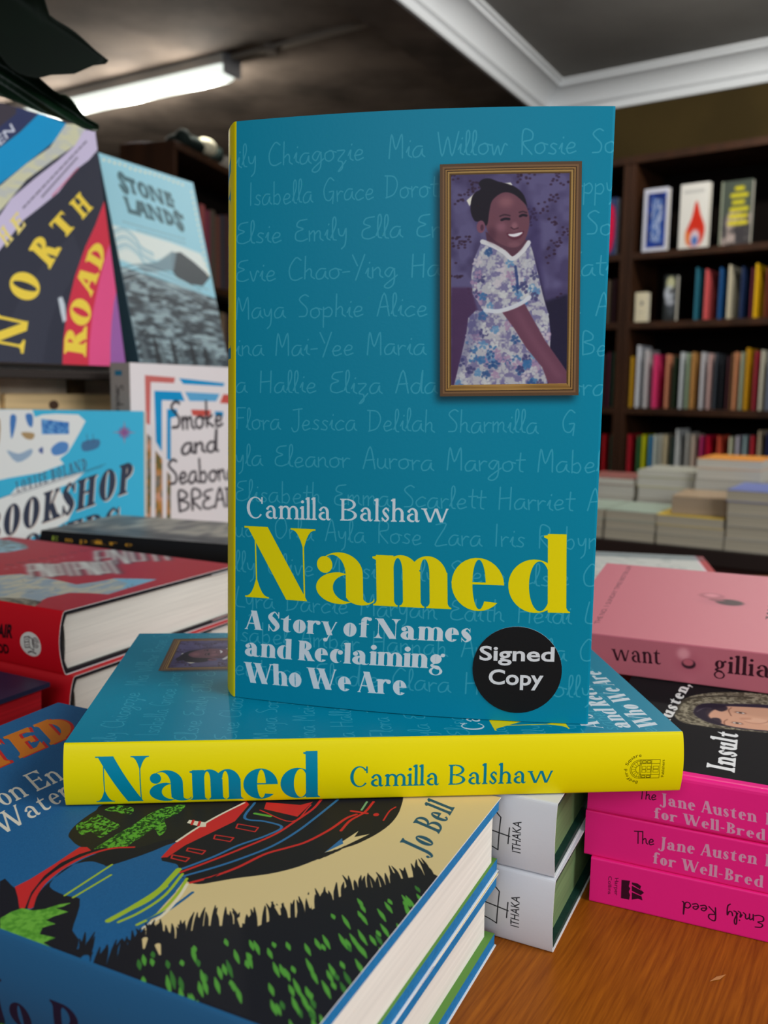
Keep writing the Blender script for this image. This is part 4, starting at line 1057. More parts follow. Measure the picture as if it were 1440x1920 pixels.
def hardback(name, key, label, cat='book', group=None, front=None, spine=None, back=None, board=CLOTH_DARK, pages=PAPER, bow=0.0, bulge=.0025, lid=WHITE, round_r=.0016, jacket=True, bt=.0026, sx=.0006, flap=True, inner=None, pin=.0032, lean=0.0):
    O, X, Y, H, W, T = BK[key]
    root = empty(name); basis(root, O, X, Y)
    tag(root, label, cat, group)

    def zb(x): return bow * math.sin(PI * max(0, min(1, x / W))) ** .9 if bow else 0
    sp = [(-bulge * math.sin(PI * t) ** .8, T * t) for t in np.linspace(0, 1, 15)]
    fr = [(W * t, T + zb(W * t)) for t in np.linspace(0, 1, 22 if bow else 8)]
    bk = [(W * (1 - t), 0) for t in np.linspace(0, 1, 8)]
    P = ([(W - .03, bt)] + [(W, bt)] if flap else []) + bk + sp[1:-1] + fr + ([(W, T - bt), (W - .03, T - bt)] if flap else [])
    P = path_round(P, round_r, 4)
    if not any([front, spine, back]): raise ValueError
    mats = [front, spine or front, back or spine or front, lid]

    def matf(x, z):
        if z >= T - .0004 and x > sx: return 0
        if x <= sx and (-.001 < z < T or z > T / 2): return 1
        if x > W - .0004 and z > T / 2: return 0
        return 2

    def uvf(m, x, z): return (min(1, x / W), min(1, max(0, z / T)))
    e = .0004
    if jacket: sheet('jacket', P, 0, H, .0003, mats, root, uvf, matf, 3)
    # boards
    e = .0004 if jacket else 0
    sp2 = [(-bulge * math.sin(PI * t) ** .8 + e, e + (T - 2 * e) * t) for t in np.linspace(0, 1, 11)]
    f2 = [(W * t, T - e + zb(W * t)) for t in np.linspace(0.0, (W - e) / W, 16 if bow else 4)]
    out2 = [(W - e, e)] + [(W * .5, e)] + sp2 + f2[1:]
    Oa = np.array(path_round(out2, .0012, 3)) if False else np.array(out2)
    inn = [(W - e, bt)] + [(W * .5, bt)] + [(x + .0022, bt + (T - 2 * bt) * (z - e) / (T - 2 * e)) for x, z in sp2] + [(x, z - bt + e) for x, z in f2[1:]]
    mb = MB()
    yy = (.0006, H - .0006)
    for i in range(len(Oa) - 1):
        (xa, za), (xb, zb_) = Oa[i], Oa[i + 1]; (ia, ja), (ib, jb) = inn[i], inn[i + 1]
        mb.face([(xa, yy[0], za), (xb, yy[0], zb_), (xb, yy[1], zb_), (xa, yy[1], za)])
        mb.face([(ia, yy[0], ja), (ia, yy[1], ja), (ib, yy[1], jb), (ib, yy[0], jb)], None, 1)
        mb.face([(xa, yy[0], za), (ia, yy[0], ja), (ib, yy[0], jb), (xb, yy[0], zb_)])
        mb.face([(xa, yy[1], za), (xb, yy[1], zb_), (ib, yy[1], jb), (ia, yy[1], ja)])
    for k in (0, -1):
        (xa, za), (ia, ja) = Oa[k], inn[k]
        mb.face([(xa, yy[0], za), (xa, yy[1], za), (ia, yy[1], ja), (ia, yy[0], ja)])
    mb.build('cover_board', [board, inner or board], root, weld=False)
    # pages
    pg = [(.004 + .0015 * math.sin(PI * t), bt + (T - 2 * bt) * t) for t in np.linspace(0, 1, 7)]
    px = [(x - .0022, z) for x, z in pg] + [(W - .004, T - bt), (W - .0045, T / 2), (W - .004, bt)]
    mb = MB(); ya, yb = pin, H - pin
    for i in range(len(px)):
        (xa, za), (xb, zb_) = px[i], px[(i + 1) % len(px)]
        mb.face([(xa, ya, za), (xb, ya, zb_), (xb, yb, zb_), (xa, yb, za)])
    mb.face([(x, ya, z) for x, z in px][::-1]); mb.face([(x, yb, z) for x, z in px])
    mb.build('page_block', pages, root)
    if lean:   # a cocked spine: the back board has slipped sideways
        for ch in root.children:
            for v in ch.data.vertices: v.co.x -= lean * (1 - min(v.co.z, T) / T)
    return root


def paperback(name, key, label, cat='book', group=None, front=None, spine=None, back=None, pages=PAPER, frame=None, r=.0008):
    O, X, Y, H, W, T = frame or BK[key]
    root = empty(name); basis(root, O, X, Y); tag(root, label, cat, group)
    P = [(W, 0), (W * .5, 0), (0, 0), (0, T / 2), (0, T), (W * .5, T), (W, T)]
    P = path_round(P, r, 5)
    mats = [front, spine or front, back or spine or front, back or WHITE]

    def matf(x, z):
        if z > T - 1e-6: return 0
        if z < 1e-6 and x > r: return 2
        return 1
    sheet('cover', P, 0, H, .0003, mats, root, lambda m, x, z: (x / W, z / T), matf, 3)
    mb = MB(); mb.box(max(.0006, r * .7), W - .0006, .0004, H - .0004, .0004, T - .0004)
    mb.build('page_block', pages, root)
    return root


# ================================================================= SETTING
def struct(name, mb, m, label=None):
    o = mb.build(name, m); o['kind'] = 'structure'
    if label: o['label'] = label
    return o


FLOOR = -.75
M_CEIL = mat('plaster ceiling brown', (118, 106, 96), .9, .1, noise=.36, scale=3.2, bump=.3)
M_CEIL2 = mat('plaster ceiling grey', (150, 149, 146), .9, .1, noise=.10, scale=2.5, bump=.3)
M_CORN = mat('painted cornice', (222, 226, 230), .6, .3)
M_OLIVE = mat('olive wall', (66, 54, 28), .9, .1, noise=.12, scale=4)
M_WALL = mat('plaster wall', (120, 110, 100), .9, .1, noise=.1, scale=3)
M_DWOOD = mat('dark walnut shelf', (62, 36, 20), .5, .3, noise=.25, scale=18, stretch=(1, 1, .15))
M_DBACK = mat('shelf back black brown', (14, 9, 7), .9, .1)
M_FLOOR = mat('floor boards', (92, 66, 46), .6, .3, noise=.2, scale=6)

mb = MB(); mb.box(-2.6, 3.2, -.4, 6.6, FLOOR - .05, FLOOR); struct('floor', mb, M_FLOOR)
# room axes: beam direction and right wall direction
BD = Vector((math.cos(math.radians(61)), math.sin(math.radians(61)), 0)); BN = Vector((-BD.y, BD.x, 0))
A0 = Vector((.0094, 2.9157, 0)) - BD * 3.4
WD = Vector((math.cos(math.radians(-35)), math.sin(math.radians(-35)), 0)); WN = Vector((-WD.y, WD.x, 0))   # WN points away into the wall
W0 = Vector((.9464, 3.9248, 0))


def sweep(name, prof, P0, D, N, length, m):
    """profile points (offset along N, height) swept along D"""
    mb = MB()
    a = [P0 + N * x + Vector((0, 0, z)) for x, z in prof]; b = [p + D * length for p in a]
    mb.quads(a, b); mb.face(a[::-1]); mb.face(b)
    mb.quads([a[-1], a[0]], [b[-1], b[0]])
    o = mb.build(name, m); o['kind'] = 'structure'
    return o


CZ, BZ, LZ = 1.50, 1.38, 1.41
# low ceiling, left of the beam
def ceil_poly(name, pts, z, m, th=.05):
    mb = MB(); lo = [(x, y, z) for x, y in pts]; hi = [(x, y, z + th) for x, y in pts]
    mb.face(lo); mb.face(hi[::-1])
    for i in range(len(pts)): j = (i + 1) % len(pts); mb.face([lo[i], hi[i], hi[j], lo[j]])
    o = mb.build(name, m); o['kind'] = 'structure'; return o


BE = A0 + BD * 6.5
bl0 = A0 + BN * .16; bl1 = BE + BN * .16
ceil_poly('ceiling', [(bl0.x, bl0.y), (bl1.x, bl1.y), (-2.6, 6.6), (-2.6, bl0.y)], LZ, M_CEIL)
rc = A0 - BN * .02; rc1 = BE - BN * .02
ceil_poly('ceiling', [(rc.x, rc.y), (3.4, rc.y), (3.4, 3.2), (rc1.x, rc1.y)], CZ, M_CEIL2).name = 'ceiling_right'
sweep('beam', [(0, BZ), (.17, BZ), (.17, CZ + .03), (0, CZ + .03)], A0, BD, BN, 6.5, M_CEIL)


def cove(sgn):
    pr = [(0, BZ), (sgn * .012, BZ), (sgn * .014, BZ + .03), (sgn * .026, BZ + .036)]
    for t in np.linspace(0, PI / 2, 9): pr.append((sgn * (.026 + .076 * (1 - math.cos(t))), BZ + .036 + .062 * math.sin(t)))
    pr += [(sgn * .104, BZ + .108), (sgn * .118, BZ + .110), (sgn * .118, CZ + .001), (0, CZ + .001)]
    return pr


sweep('cornice_beam', cove(-1), A0, BD, BN, 6.5, M_CORN)
sweep('cornice_wall', cove(-1), W0 - WD * 1.1, WD, WN, 4.0, M_CORN)
mb = MB()
p = [W0 - WD * 2.5 + WN * .001, W0 + WD * 2.9 + WN * .001]
lo = [Vector((q.x, q.y, FLOOR)) for q in p]; hi = [Vector((q.x, q.y, CZ + .03)) for q in p]
mb.face([lo[0], lo[1], hi[1], hi[0]]); bb = [v + WN * .08 for v in (lo[0], hi[0], hi[1], lo[1])]; mb.face(bb)
mb.face([lo[0], hi[0], bb[1], bb[0]]); mb.face([hi[0], hi[1], bb[2], bb[1]]); mb.face([hi[1], lo[1], bb[3], bb[2]]); mb.face([lo[1], lo[0], bb[0], bb[3]])
struct('wall_right', mb, M_OLIVE)
mb = MB(); mb.box(-2.66, -2.6, -.4, 6.6, FLOOR, LZ + .05); struct('wall_left', mb, M_WALL)
mb = MB(); mb.box(-2.6, 1.2, 6.6, 6.66, FLOOR, CZ); struct('wall_back', mb, M_WALL)

# surface cable conduit on the low ceiling
c0, c1 = Vector((-.60, 3.50, LZ)), Vector((-.055, 3.13, LZ))
d = (c1 - c0).normalized(); n = Vector((-d.y, d.x, 0))
t = empty('cable_conduit', c0); tag(t, 'thin white cable conduit running along the brown ceiling from the strip light to the beam', 'conduit')
mb = MB(); q = [n * .012, n * .012 + Vector((0, 0, -.016)), n * -.012 + Vector((0, 0, -.016)), n * -.012]
mb.quads(q + q[:1], [v + (c1 - c0) for v in q + q[:1]]); mb.face(q[::-1]); mb.face([v + (c1 - c0) for v in q])
mb.build('channel', mat('conduit', (130, 122, 112), .6), t)
mb = MB(); k = (c1 - c0) * .32; mb.box(k.x - .02, k.x + .02, k.y - .025, k.y + .025, -.024, 0); mb.build('clip', mat('conduit clip', (96, 88, 80), .6), t)


# strip light: the lamp and its own light
def strip_light(a, b, LZ, label, watt):
    a, b = Vector(a), Vector(b); D = (b - a); L = D.length; D.normalize(); N = Vector((-D.y, D.x, 0))
    t = empty('strip_light', (a.x, a.y, LZ), math.atan2(D.y, D.x))
    tag(t, label, 'ceiling light')
    mb = MB(); mb.box(0, L, -.05, .05, -.035, 0); mb.build('housing', mat('lamp housing', (176, 174, 168), .5), t, bevel=.004)
    mb = MB(); n = 12
    for k in range(n):
        a0, a1 = PI * k / n, PI * (k + 1) / n
        f = lambda a: (math.cos(a) * .046, -.035 - math.sin(a) * .052)
        (ya, za), (yb, zb) = f(a0), f(a1)
        rings = [(0.004, .80), (.014, .95), (.03, 1), (L - .03, 1), (L - .014, .95), (L - .004, .8)]
        for (x0, s0), (x1, s1) in zip(rings, rings[1:]):
            mb.face([(x0, ya * s0, -.035 + (za + .035) * s0), (x0, yb * s0, -.035 + (zb + .035) * s0), (x1, yb * s1, -.035 + (zb + .035) * s1), (x1, ya * s1, -.035 + (za + .035) * s1)], None, 0, True)
    for x, s in ((.004, .8), (L - .004, .8)): mb.face([(x, math.cos(PI * k / n) * .046 * s, -.035 - math.sin(PI * k / n) * .052 * s) for k in range(n + 1)])
    mb.build('diffuser', mat('lamp diffuser', (232, 240, 232), .4, emit=1.0), t)
    for x0 in (-.012, L): 
        mb = MB(); mb.box(x0, x0 + .012, -.044, .044, -.070, 0); mb.build('end_cap', mat('lamp end', (110, 110, 112), .5), t, bevel=.003)
    for k in range(4):
        l = bpy.data.lights.new('tube_glow', 'POINT'); l.energy = watt; l.color = (1.0, .96, .88); l.shadow_soft_size = .03
        o = bpy.data.objects.new('tube_glow', l); COL.objects.link(o); o.parent = t; o.location = (L * (.1 + .27 * k), 0, -.115)


strip_light((-.5850, 3.49, 0), (-1.74, 4.20, 0), LZ, 'long white fluorescent strip light glowing on the low brown ceiling', 8.0)
strip_light((1.55, 2.05, 0), (.95, 2.50, 0), CZ, 'added unseen strip light on the grey ceiling, brightening the right bookcase', 11.5)  # extra lamp out of view, added to brighten the right shelves and grey ceiling

# ================================================================= DESK
M_DESK = bpy.data.materials.new('orange wood laminate'); M_DESK.use_nodes = True
nt = M_DESK.node_tree; bs = nt.nodes['Principled BSDF']
tc = nt.nodes.new('ShaderNodeTexCoord'); mp = nt.nodes.new('ShaderNodeMapping'); mp.inputs['Rotation'].default_value = (0, 0, math.radians(-59)); mp.inputs['Scale'].default_value = (1, 22, 1)
mp0 = nt.nodes.new('ShaderNodeMapping'); mp0.vector_type = 'TEXTURE'; mp0.inputs['Rotation'].default_value = (0, 0, math.radians(59)); mp0.inputs['Scale'].default_value = (1, .045, 1)
nz = nt.nodes.new('ShaderNodeTexNoise'); nz.inputs['Scale'].default_value = 34; nz.inputs['Detail'].default_value = 8; nz.inputs['Roughness'].default_value = .6
nt.links.new(tc.outputs['Object'], mp0.inputs[0]); nt.links.new(mp0.outputs[0], nz.inputs['Vector'])
cr = nt.nodes.new('ShaderNodeValToRGB'); cr.color_ramp.elements[0].position = .3; cr.color_ramp.elements[0].color = srgb((122, 60, 8)); cr.color_ramp.elements[1].position = .7; cr.color_ramp.elements[1].color = srgb((166, 92, 18))
nt.links.new(nz.outputs[0], cr.inputs[0]); nt.links.new(cr.outputs[0], bs.inputs['Base Color']); bs.inputs['Roughness'].default_value = .42; bs.inputs['Specular IOR Level'].default_value = .16
desk = empty('display_table', (0, 0, 0)); tag(desk, 'orange-brown wooden display table carrying the piles of books', 'table')
mb = MB(); mb.box(-1.15, 1.25, -.05, 1.02, -.03, 0); mb.build('tabletop', M_DESK, desk, bevel=.002)
for x in (-1.08, 1.15):
    for y in (.02, .92): mb = MB(); mb.box(x, x + .05, y, y + .05, FLOOR, -.03); mb.build('leg', M_DWOOD, desk)

# ================================================================= BOOKS IN FRONT
TEALF = print_mat('teal jacket front', art_teal_front(9.5), .42, .12)
TEALS = print_mat('teal jacket spine', art_teal_spine(11), .42, .15)
TEALB = mat('teal jacket back', TEAL, .42, .12)
s = hardback('hardback_book', 'S', 'teal hardback standing upright with yellow title, framed child photo and round black sticker', group=None, front=TEALF, spine=TEALS, back=TEALB, board=CLOTH_WHITE, bow=.0050, bulge=.0020, round_r=.0022, lean=.0092)
hardback('hardback_book', 'B', 'teal hardback lying flat with bright yellow spine facing front, under the upright book', front=TEALF, spine=TEALS, back=TEALB, board=CLOTH_WHITE, bulge=.0022)
# round sticker on the upright book
O, X, Y, H, W, T = BK['S']
c = Q("112.6,19.8")[0] / 1000 + np.array([0, 0])
R = .01655
mb = MB(); rings = 6; N = 48


def skin(u, v):
    x, y = c[0] + u, c[1] + v
    return x, y, T + .0050 * math.sin(PI * x / W) ** .9


for i in range(rings):
    for j in range(N):
        q = []
        for r_, a in ((i / rings, j), ((i + 1) / rings, j), ((i + 1) / rings, j + 1), (i / rings, j + 1)):
            u, v = R * r_ * math.cos(2 * PI * a / N), R * r_ * math.sin(2 * PI * a / N); x, y, z = skin(u, v); q.append((x, y, z + .00025, u, v))
        if i == 0: q = q[:3]
        mb.face([p[:3] for p in q], [(.5 + p[3] / .036, .5 + p[4] / .036) for p in q], 0, True)
for j in range(N):
    q = []
    for a, dz in ((j, .00025), (j, -.0001), (j + 1, -.0001), (j + 1, .00025)):
        x, y, z = skin(R * math.cos(2 * PI * a / N), R * math.sin(2 * PI * a / N)); q.append((x, y, z + dz))
    mb.face(q, None, 1)
o = mb.build('sticker', [print_mat('sticker print', art_sticker(24), .5, .3), mat('sticker edge', (200, 200, 196), .5)], s, weld=False); o['label'] = 'round black sticker with white lettering'

BOATF = print_mat('canal boat cover', art_boat_front(9), .55, .15)
bspine = art_plain_text('bo', (34, 92, 134), [(serif, 'Jo Bell', [(116.5, 3), (172, 3), (116.5, 16.5)], (30, 24, 50), dict(T=.15, t=.045, k=.14, xh=.62, S=.06, wb=.42, track=.13))], 6)
BOATS = print_mat('canal boat spine', bspine, .5, .3)
hardback('hardback_book', 'bo', 'blue and sand illustrated hardback showing a black and red canal boat, top copy of two', front=BOATF, spine=BOATS, board=CLOTH_BLUE, bulge=.003, round_r=.002, bt=.0048, flap=False, pin=.0016, inner=mat('green endpaper', (96, 140, 66), .7, .1))
hardback('hardback_book', 'bl', 'canal boat hardback of which only page edges show, lower copy of two on the table', front=BOATF, spine=BOATS, board=CLOTH_BLUE, bulge=.003, round_r=.002, bt=.0048, flap=False, pin=.0034, inner=mat('green endpaper', (96, 140, 66), .7, .1))


def ithaka():
    k = 'ih'; items = []
    cv = art_plain_text(k, (214, 214, 218), items, 9)
    K = (28, 28, 32)
    cv.text(sans, 'ITHAKA', [(185.4, 7.2), (185.4, 19.5), (181.9, 7.2)], K)
    w = .42; x0 = 177
    cv.line([(x0 - 11, 15), (x0 + 4.2, 13)], w, K, n=1)
    cv.line([(x0 - 9.5, 21.5), (x0 - 7, 22.5), (x0 - 3, 22.2), (x0 + .5, 19.5)], w, K); cv.line([(x0 + .5, 19.5), (x0 - .3, 6.5)], w, K, n=1)
    cv.line([(x0 - 9.2, 9), (x0 - 6, 8.4), (x0 - 3, 7.6), (x0 - .3, 6.5)], w, K); cv.line([(x0 - 9.6, 21.5), (x0 - 9.2, 9)], w, K, n=1)
    cv.line([(x0 + 4.0, 16.3), (x0 + 3.6, 10)], w, K, n=1)
    return cv


ITH = print_mat('white jacket spine', ithaka(), .5, .25)
PLW = mat('white jacket', (214, 214, 218), .5, .25)
hardback('hardback_book', 'ih', 'white-jacketed hardback with green page edges lying on its twin, below the yellow spine', front=PLW, spine=ITH, board=CLOTH_GREEN, pages=GREEN_EDGE, bulge=.002, round_r=.004)
hardback('hardback_book', 'il', 'white-jacketed hardback with green page edges resting directly on the orange table', front=PLW, spine=ITH, board=CLOTH_GREEN, pages=GREEN_EDGE, bulge=.002, round_r=.004)

HP = (246, 34, 134); SV = (222, 158, 186); INK = (58, 8, 36)
g3 = dict(T=.2, t=.05, k=.14, S=.06, track=.13, wb=.52, xh=.66, sp=.3)


def pink_spine(k, l1, l2, the):
    return print_mat('pink spine', art_plain_text(k, HP, [(serif, 'Jane Austen', l1, SV, g3), (serif, 'for Well-Bred', l2, SV, g3), (hand, 'The', the, INK, dict(w=.09))], 9), .42, .3)


P1 = art_plain_text('p1', HP, [(serif, 'Jane Austen', Q("27.9,8.3 62.3,8.2 27.5,13.1"), SV, g3), (serif, 'for Well-Bred', Q("25.8,2.4 65.7,1.7 25.6,6.7"), SV, g3), (hand, 'The', Q("19.6,9.1 26.3,9.7 19.7,13.7"), INK, dict(w=.09)),
                               (serif, 'Insult Guide', Q("65.5,8.1 94.2,7.3 65.3,12.7"), SV, g3), (serif, 'Women', Q("68.3,1.5 87.0,1.2 68.1,5.7"), SV, g3)], 9)
P2 = art_plain_text('p2', HP, [(serif, 'Jane Austen', Q("28.8,9.0 63.9,10.7 28.9,13.9"), SV, g3), (serif, 'for Well-Bred', Q("26.8,2.4 66.7,2.1 26.8,7.0"), SV, g3), (hand, 'The', Q("19.5,9.1 27.1,10.0 19.2,14.1"), INK, dict(w=.09)),
                               (serif, 'Insult Guide', Q("66.9,10.8 95.8,11.5 66.9,15.6"), SV, g3), (serif, 'Women', Q("69.3,2.0 88.8,2.4 69.2,6.5"), SV, g3)], 9)
P3 = art_plain_text('p3', HP, [(hand, 'Emily Reed', Q("133.0,8.5 162.4,9.9 132.7,13.6"), INK, dict(w=.085)), (sans, 'Harper', Q("188.3,6.6 188.1,13.9 186.8,6.2"), INK, {}), (sans, 'Collins', Q("190.9,6.5 190.7,14.0 189.5,6.1"), INK, {})], 9)
P3.fill(Q("185.7,6.7 182.4,6.3 182.8,8.7 182.2,9.5 182.7,11.0 182.1,12.2 182.4,14.3 185.6,14.4"), INK)
for q in (Q("181.7,6.8 179.6,6.7 178.1,7.5 178.4,8.7 176.9,10.0 177.9,11.1 177.3,13.3 179.0,13.0 181.4,14.0"),): P3.fill(q, INK)
for q in (Q("182.2,7.7 178.0,9.2"), Q("181.9,10.5 177.2,11.7")): P3.line(q, [.6, .25], HP, n=1)
paperback('paperback_book', 'p3', 'hot pink paperback with black handwritten author name upside down, bottom of the pink pile', front=PINK_HOT, back=PINK_HOT, spine=print_mat('pink spine flipped', P3, .42, .3))
paperback('paperback_book', 'p2', 'hot pink paperback with silver lettering on its spine, middle of the pink pile', front=PINK_HOT, back=PINK_HOT, spine=print_mat('pink spine middle', P2, .42, .3))
paperback('paperback_book', 'p1', 'pink-spined paperback with black cover and bonneted portrait, top of the pink pile', front=print_mat('bonnet portrait cover', art_insult_front(8), .7, .05), spine=print_mat('pink spine top', P1, .42, .3), back=PINK_HOT, r=.0022)

WP = (200, 108, 122)
gw = dict(T=.15, t=.04, k=.2, S=.06, track=.15, wb=.52, xh=.66, desc=.36)
wsp = art_plain_text('wa', WP, [(serif, 'want', Q("29.9,7.4 53.8,8.3 29.1,16.6"), (52, 10, 26), gw), (serif, 'gillian anderson', Q("79.4,8.0 168.8,9.2 79.3,17.3"), (52, 10, 26), gw)], 8, post_want)
paperback('paperback_book', 'wa', 'large pale pink paperback with small dark hole picture, lying on the black portrait cover', front=print_mat('pale pink cover', art_want_front(7), .5, .3), spine=print_mat('pale pink spine', wsp, .5, .3))

# red hardbacks on the left
RF = print_mat('red jacket front', art_red_front(6), .45, .35)
RS = print_mat('red jacket spine', art_plain_text('re', (206, 14, 30), [], 9, post_red_spine), .45, .35)
RB = mat('red jacket', (196, 14, 28), .45, .35)
hardback('hardback_book', 're', 'thick red hardback with painted ships cover and round white logo on its spine', front=RF, spine=RS, back=RB, board=CLOTH_DARK, bulge=.004, round_r=.006)
hardback('hardback_book', 'rl', 'thick red hardback, lower copy mostly hidden under the one with the round logo', front=RB, spine=RB, back=RB, board=CLOTH_DARK, bulge=.004, round_r=.006)
# book with red stained page edges at the far left
RE = mat('red stained pages', (196, 30, 40), .8, .1, noise=.15, scale=500, stretch=(.02, .02, 1), bump=.2)
cvn = Cv(60, 60, 5, (120, 20, 30))
cvn.fill(np.array([(0, 0), (60, 0), (60, 60), (0, 60)]), cvn.tex((150, 26, 36), (40, 44, 80), 4, 3))
NP = print_mat('navy and red pattern cover', cvn, .4, .4)
BK['rs'] = None
del BK['rs']
tip = Vector((-.1856, .4890, 0)); X = Vector((.46, .888, 0)); Y = Vector((-.888, .46, 0)); o = tip - X * .145
BK['rs'] = (tuple(o), tuple(X), tuple(Y), .21, .145, .0385)
hardback('hardback_book', 'rs', 'book with red-stained page edges and dark navy patterned cover, left of the thick red books', front=NP, spine=NP, board=mat('navy board', (26, 34, 64), .4, .4), pages=RE, bulge=.003, jacket=False)
# glossy patterned cover sheet for it
# support pile below the pale pink book
DR = mat('dark red cover', (110, 16, 26), .5, .3)
O, X, Y, H, W, T = BK['wa']
for i in range(3):
    a = Vector((.9188, -.3948, 0)); b = Vector((.3948, .9188, 0)); o = Vector((.1080, .4870, .0192 * i)) + a * .21
    paperback('paperback_book', None, 'dark red paperback, %s of three hidden below the large pale pink paperback' % ('bottom', 'middle', 'topmost')[i], front=DR, frame=(tuple(o), tuple(b), tuple(-a), .21, .145, .0190))
# patterned book behind the pale pink one
cvp = Cv(155, 200, 4, (214, 214, 206))
for i in range(150):
    x, y = rng.uniform(4, 150), rng.uniform(22, 196); cvp.line([(x, y), (x + rng.uniform(-5, 5), y + rng.uniform(3, 8))], 1.4, (110, 116, 110) if i % 3 else (60, 110, 110), .8)
cvp.fill(np.array([(0, 0), (155, 0), (155, 7), (0, 7)]), (190, 60, 66)); cvp.fill(np.array([(0, 7), (155, 7), (155, 9), (0, 9)]), (240, 214, 220)); cvp.fill(np.array([(130, 0), (155, 0), (155, 200), (130, 200)]), (70, 90, 100), .5, blur=3)
a = Vector((.98, -.199, 0)); b = Vector((.199, .98, 0)); o = Vector((.0877, .7637, 0))
for z, m, lb in ((0, mat('teal cover', (30, 80, 90), .5), 'teal-covered book directly under the pale patterned one, beyond the pink books'), (.0235, print_mat('pale patterned cover', cvp), 'pale grey patterned book with red edge strip beyond the pale pink paperback')):
    q = o + a * .2; paperback('paperback_book', None, lb, front=m, spine=m if z == 0 else mat('grey cover', (190, 190, 184), .5), frame=((q.x, q.y, z), tuple(b), tuple(-a), .2, .155, .0232))

# black hardback and its support
BKF = Cv(110, 200, 4, (150, 146, 136)); BKF.fill(np.array([(0, 0), (110, 0), (110, 200), (0, 200)]), BKF.tex((172, 166, 152), (116, 114, 110), (30, 14), 5)); BKF.fill(np.array([(0, 0), (30, 0), (30, 200), (0, 200)]), BKF.tex((60, 62, 64), (120, 120, 118), (9, 30), 8), .8, blur=4)
BKS = art_plain_text('ba', (14, 14, 16), [], 7)
for i, ch in enumerate('Empire'): BKS.text(serif, ch, Q("11.7,11.2 18.7,11.1 11.9,14.9") + [i * 15, 0], (196, 140, 40) if i else (150, 170, 60), T=.14, t=.05, k=.18)
hardback('hardback_book', 'ba', 'black hardback with grey photo cover and small gold lettering, behind the red one', front=print_mat('grey photo cover', BKF), spine=print_mat('black spine', BKS), back=mat('black jacket', (14, 14, 16)), bulge=.002)
O, X, Y, H, W, T = BK['ba']
for i in range(3):
    o = Vector(O) + Vector((0, 0, -.0200 * (i + 1))) + Vector(X) * .002
    paperback('paperback_book', None, 'grey paperback, %s of three under the black hardback behind the red books' % ('topmost', 'middle', 'lowest')[i], front=mat('grey cover', (190, 190, 184), .5), frame=(tuple(o), X, Y, H - .01, W - .01, .0199))

# ================================================================= DISPLAY RISER WITH STANDING BOOKS
M_PINE = mat('pine wood', (244, 206, 150), .6, .3, noise=.22, scale=14, stretch=(.3, 6, 6), bump=.1)
M_PALE = mat('pale box board', (236, 214, 188), .8, .1, noise=.08, scale=30)
M_LEDGE = mat('dark ledge', (44, 36, 32), .5, .3)
ry = .95
rd = Vector((math.cos(ry), math.sin(ry), 0)); rn = Vector((-rd.y, rd.x, 0))
rb = Vector((-.3842, .8577, 0)) - rn * .004 - rd * .03
rs = empty('display_riser', rb, ry); tag(rs, 'stepped pine display riser with dark top ledge on the left, behind the blue bookshop cover', 'display stand')
mb = MB(); mb.box(0, .62, 0, .42, .2110, .2193); mb.build('ledge', M_LEDGE, rs, bevel=.001)
BK0 = .045
mb = MB(); mb.box(.062, .60, BK0 + .012, BK0 + .022, .0, .2109); mb.build('back_panel', M_PALE, rs)
for x, x2 in ((.163, .180), (.228, .240), (.40, .42), (.58, .60)): mb = MB(); mb.box(x, x2, BK0 + .002, BK0 + .012, .0, .2109); mb.build('post', mat('brown post', (96, 72, 44), .6), rs)
for x in (.062, .60): mb = MB(); mb.box(x, x + .015, BK0, .41, .0, .2109); mb.build('side_panel', M_PINE, rs)
for z0, z1 in ((.145, .196), (.085, .138), (.02, .078)): mb = MB(); mb.box(0.078, .599, BK0 - .008, BK0 + .002, z0, z1); mb.build('plank', M_PINE, rs, bevel=.002)
mb = MB(); mb.face([(.133 + .006 * math.cos(a), BK0 - .0083, .184 + .005 * math.sin(a)) for a in np.linspace(0, 2 * PI, 13)[:-1]]); mb.build('knot', mat('knot', (70, 44, 26)), rs)
paperback('paperback_book', 'no', 'tall book with curved blue, cream, black, red and pink bands and gold capitals, leaning left', front=print_mat('curved bands cover', art_north(7), .4, .35), spine=mat('slate cover', (50, 52, 66)), pages=PAPER)
paperback('paperback_book', 'st', 'pale blue landscape book with mountain drawing, leaning behind the curved band cover', front=print_mat('blue landscape cover', art_stone(6), .45, .35), spine=mat('slate blue cover', (60, 90, 104)), pages=PAPER)
sms = art_plain_text('sm', (150, 142, 136), [], 7)
H = BK['sm'][3] * 1000
sms.fill(np.array([(8, 7), (13, 7), (13, 17), (8, 17)]), (30, 110, 140)); sms.text(hand, 'Smoke', [(22, 8), (52, 8), (22, 18)], (40, 34, 36), w=.1)
paperback('paperback_book', 'sm', 'white cookbook with handwritten black title in red and blue frame, grey spine', front=print_mat('white framed cover', art_smoke(7), .45, .3), spine=print_mat('grey spine', sms), pages=PAPER)
paperback('boxed_book', 'bk', 'sky blue boxed book with map and large dark decorative capitals, standing before the riser', front=print_mat('sky blue map cover', art_bookshop(6), .45, .3), spine=mat('sky cover', (62, 188, 224)), pages=PAPER2)

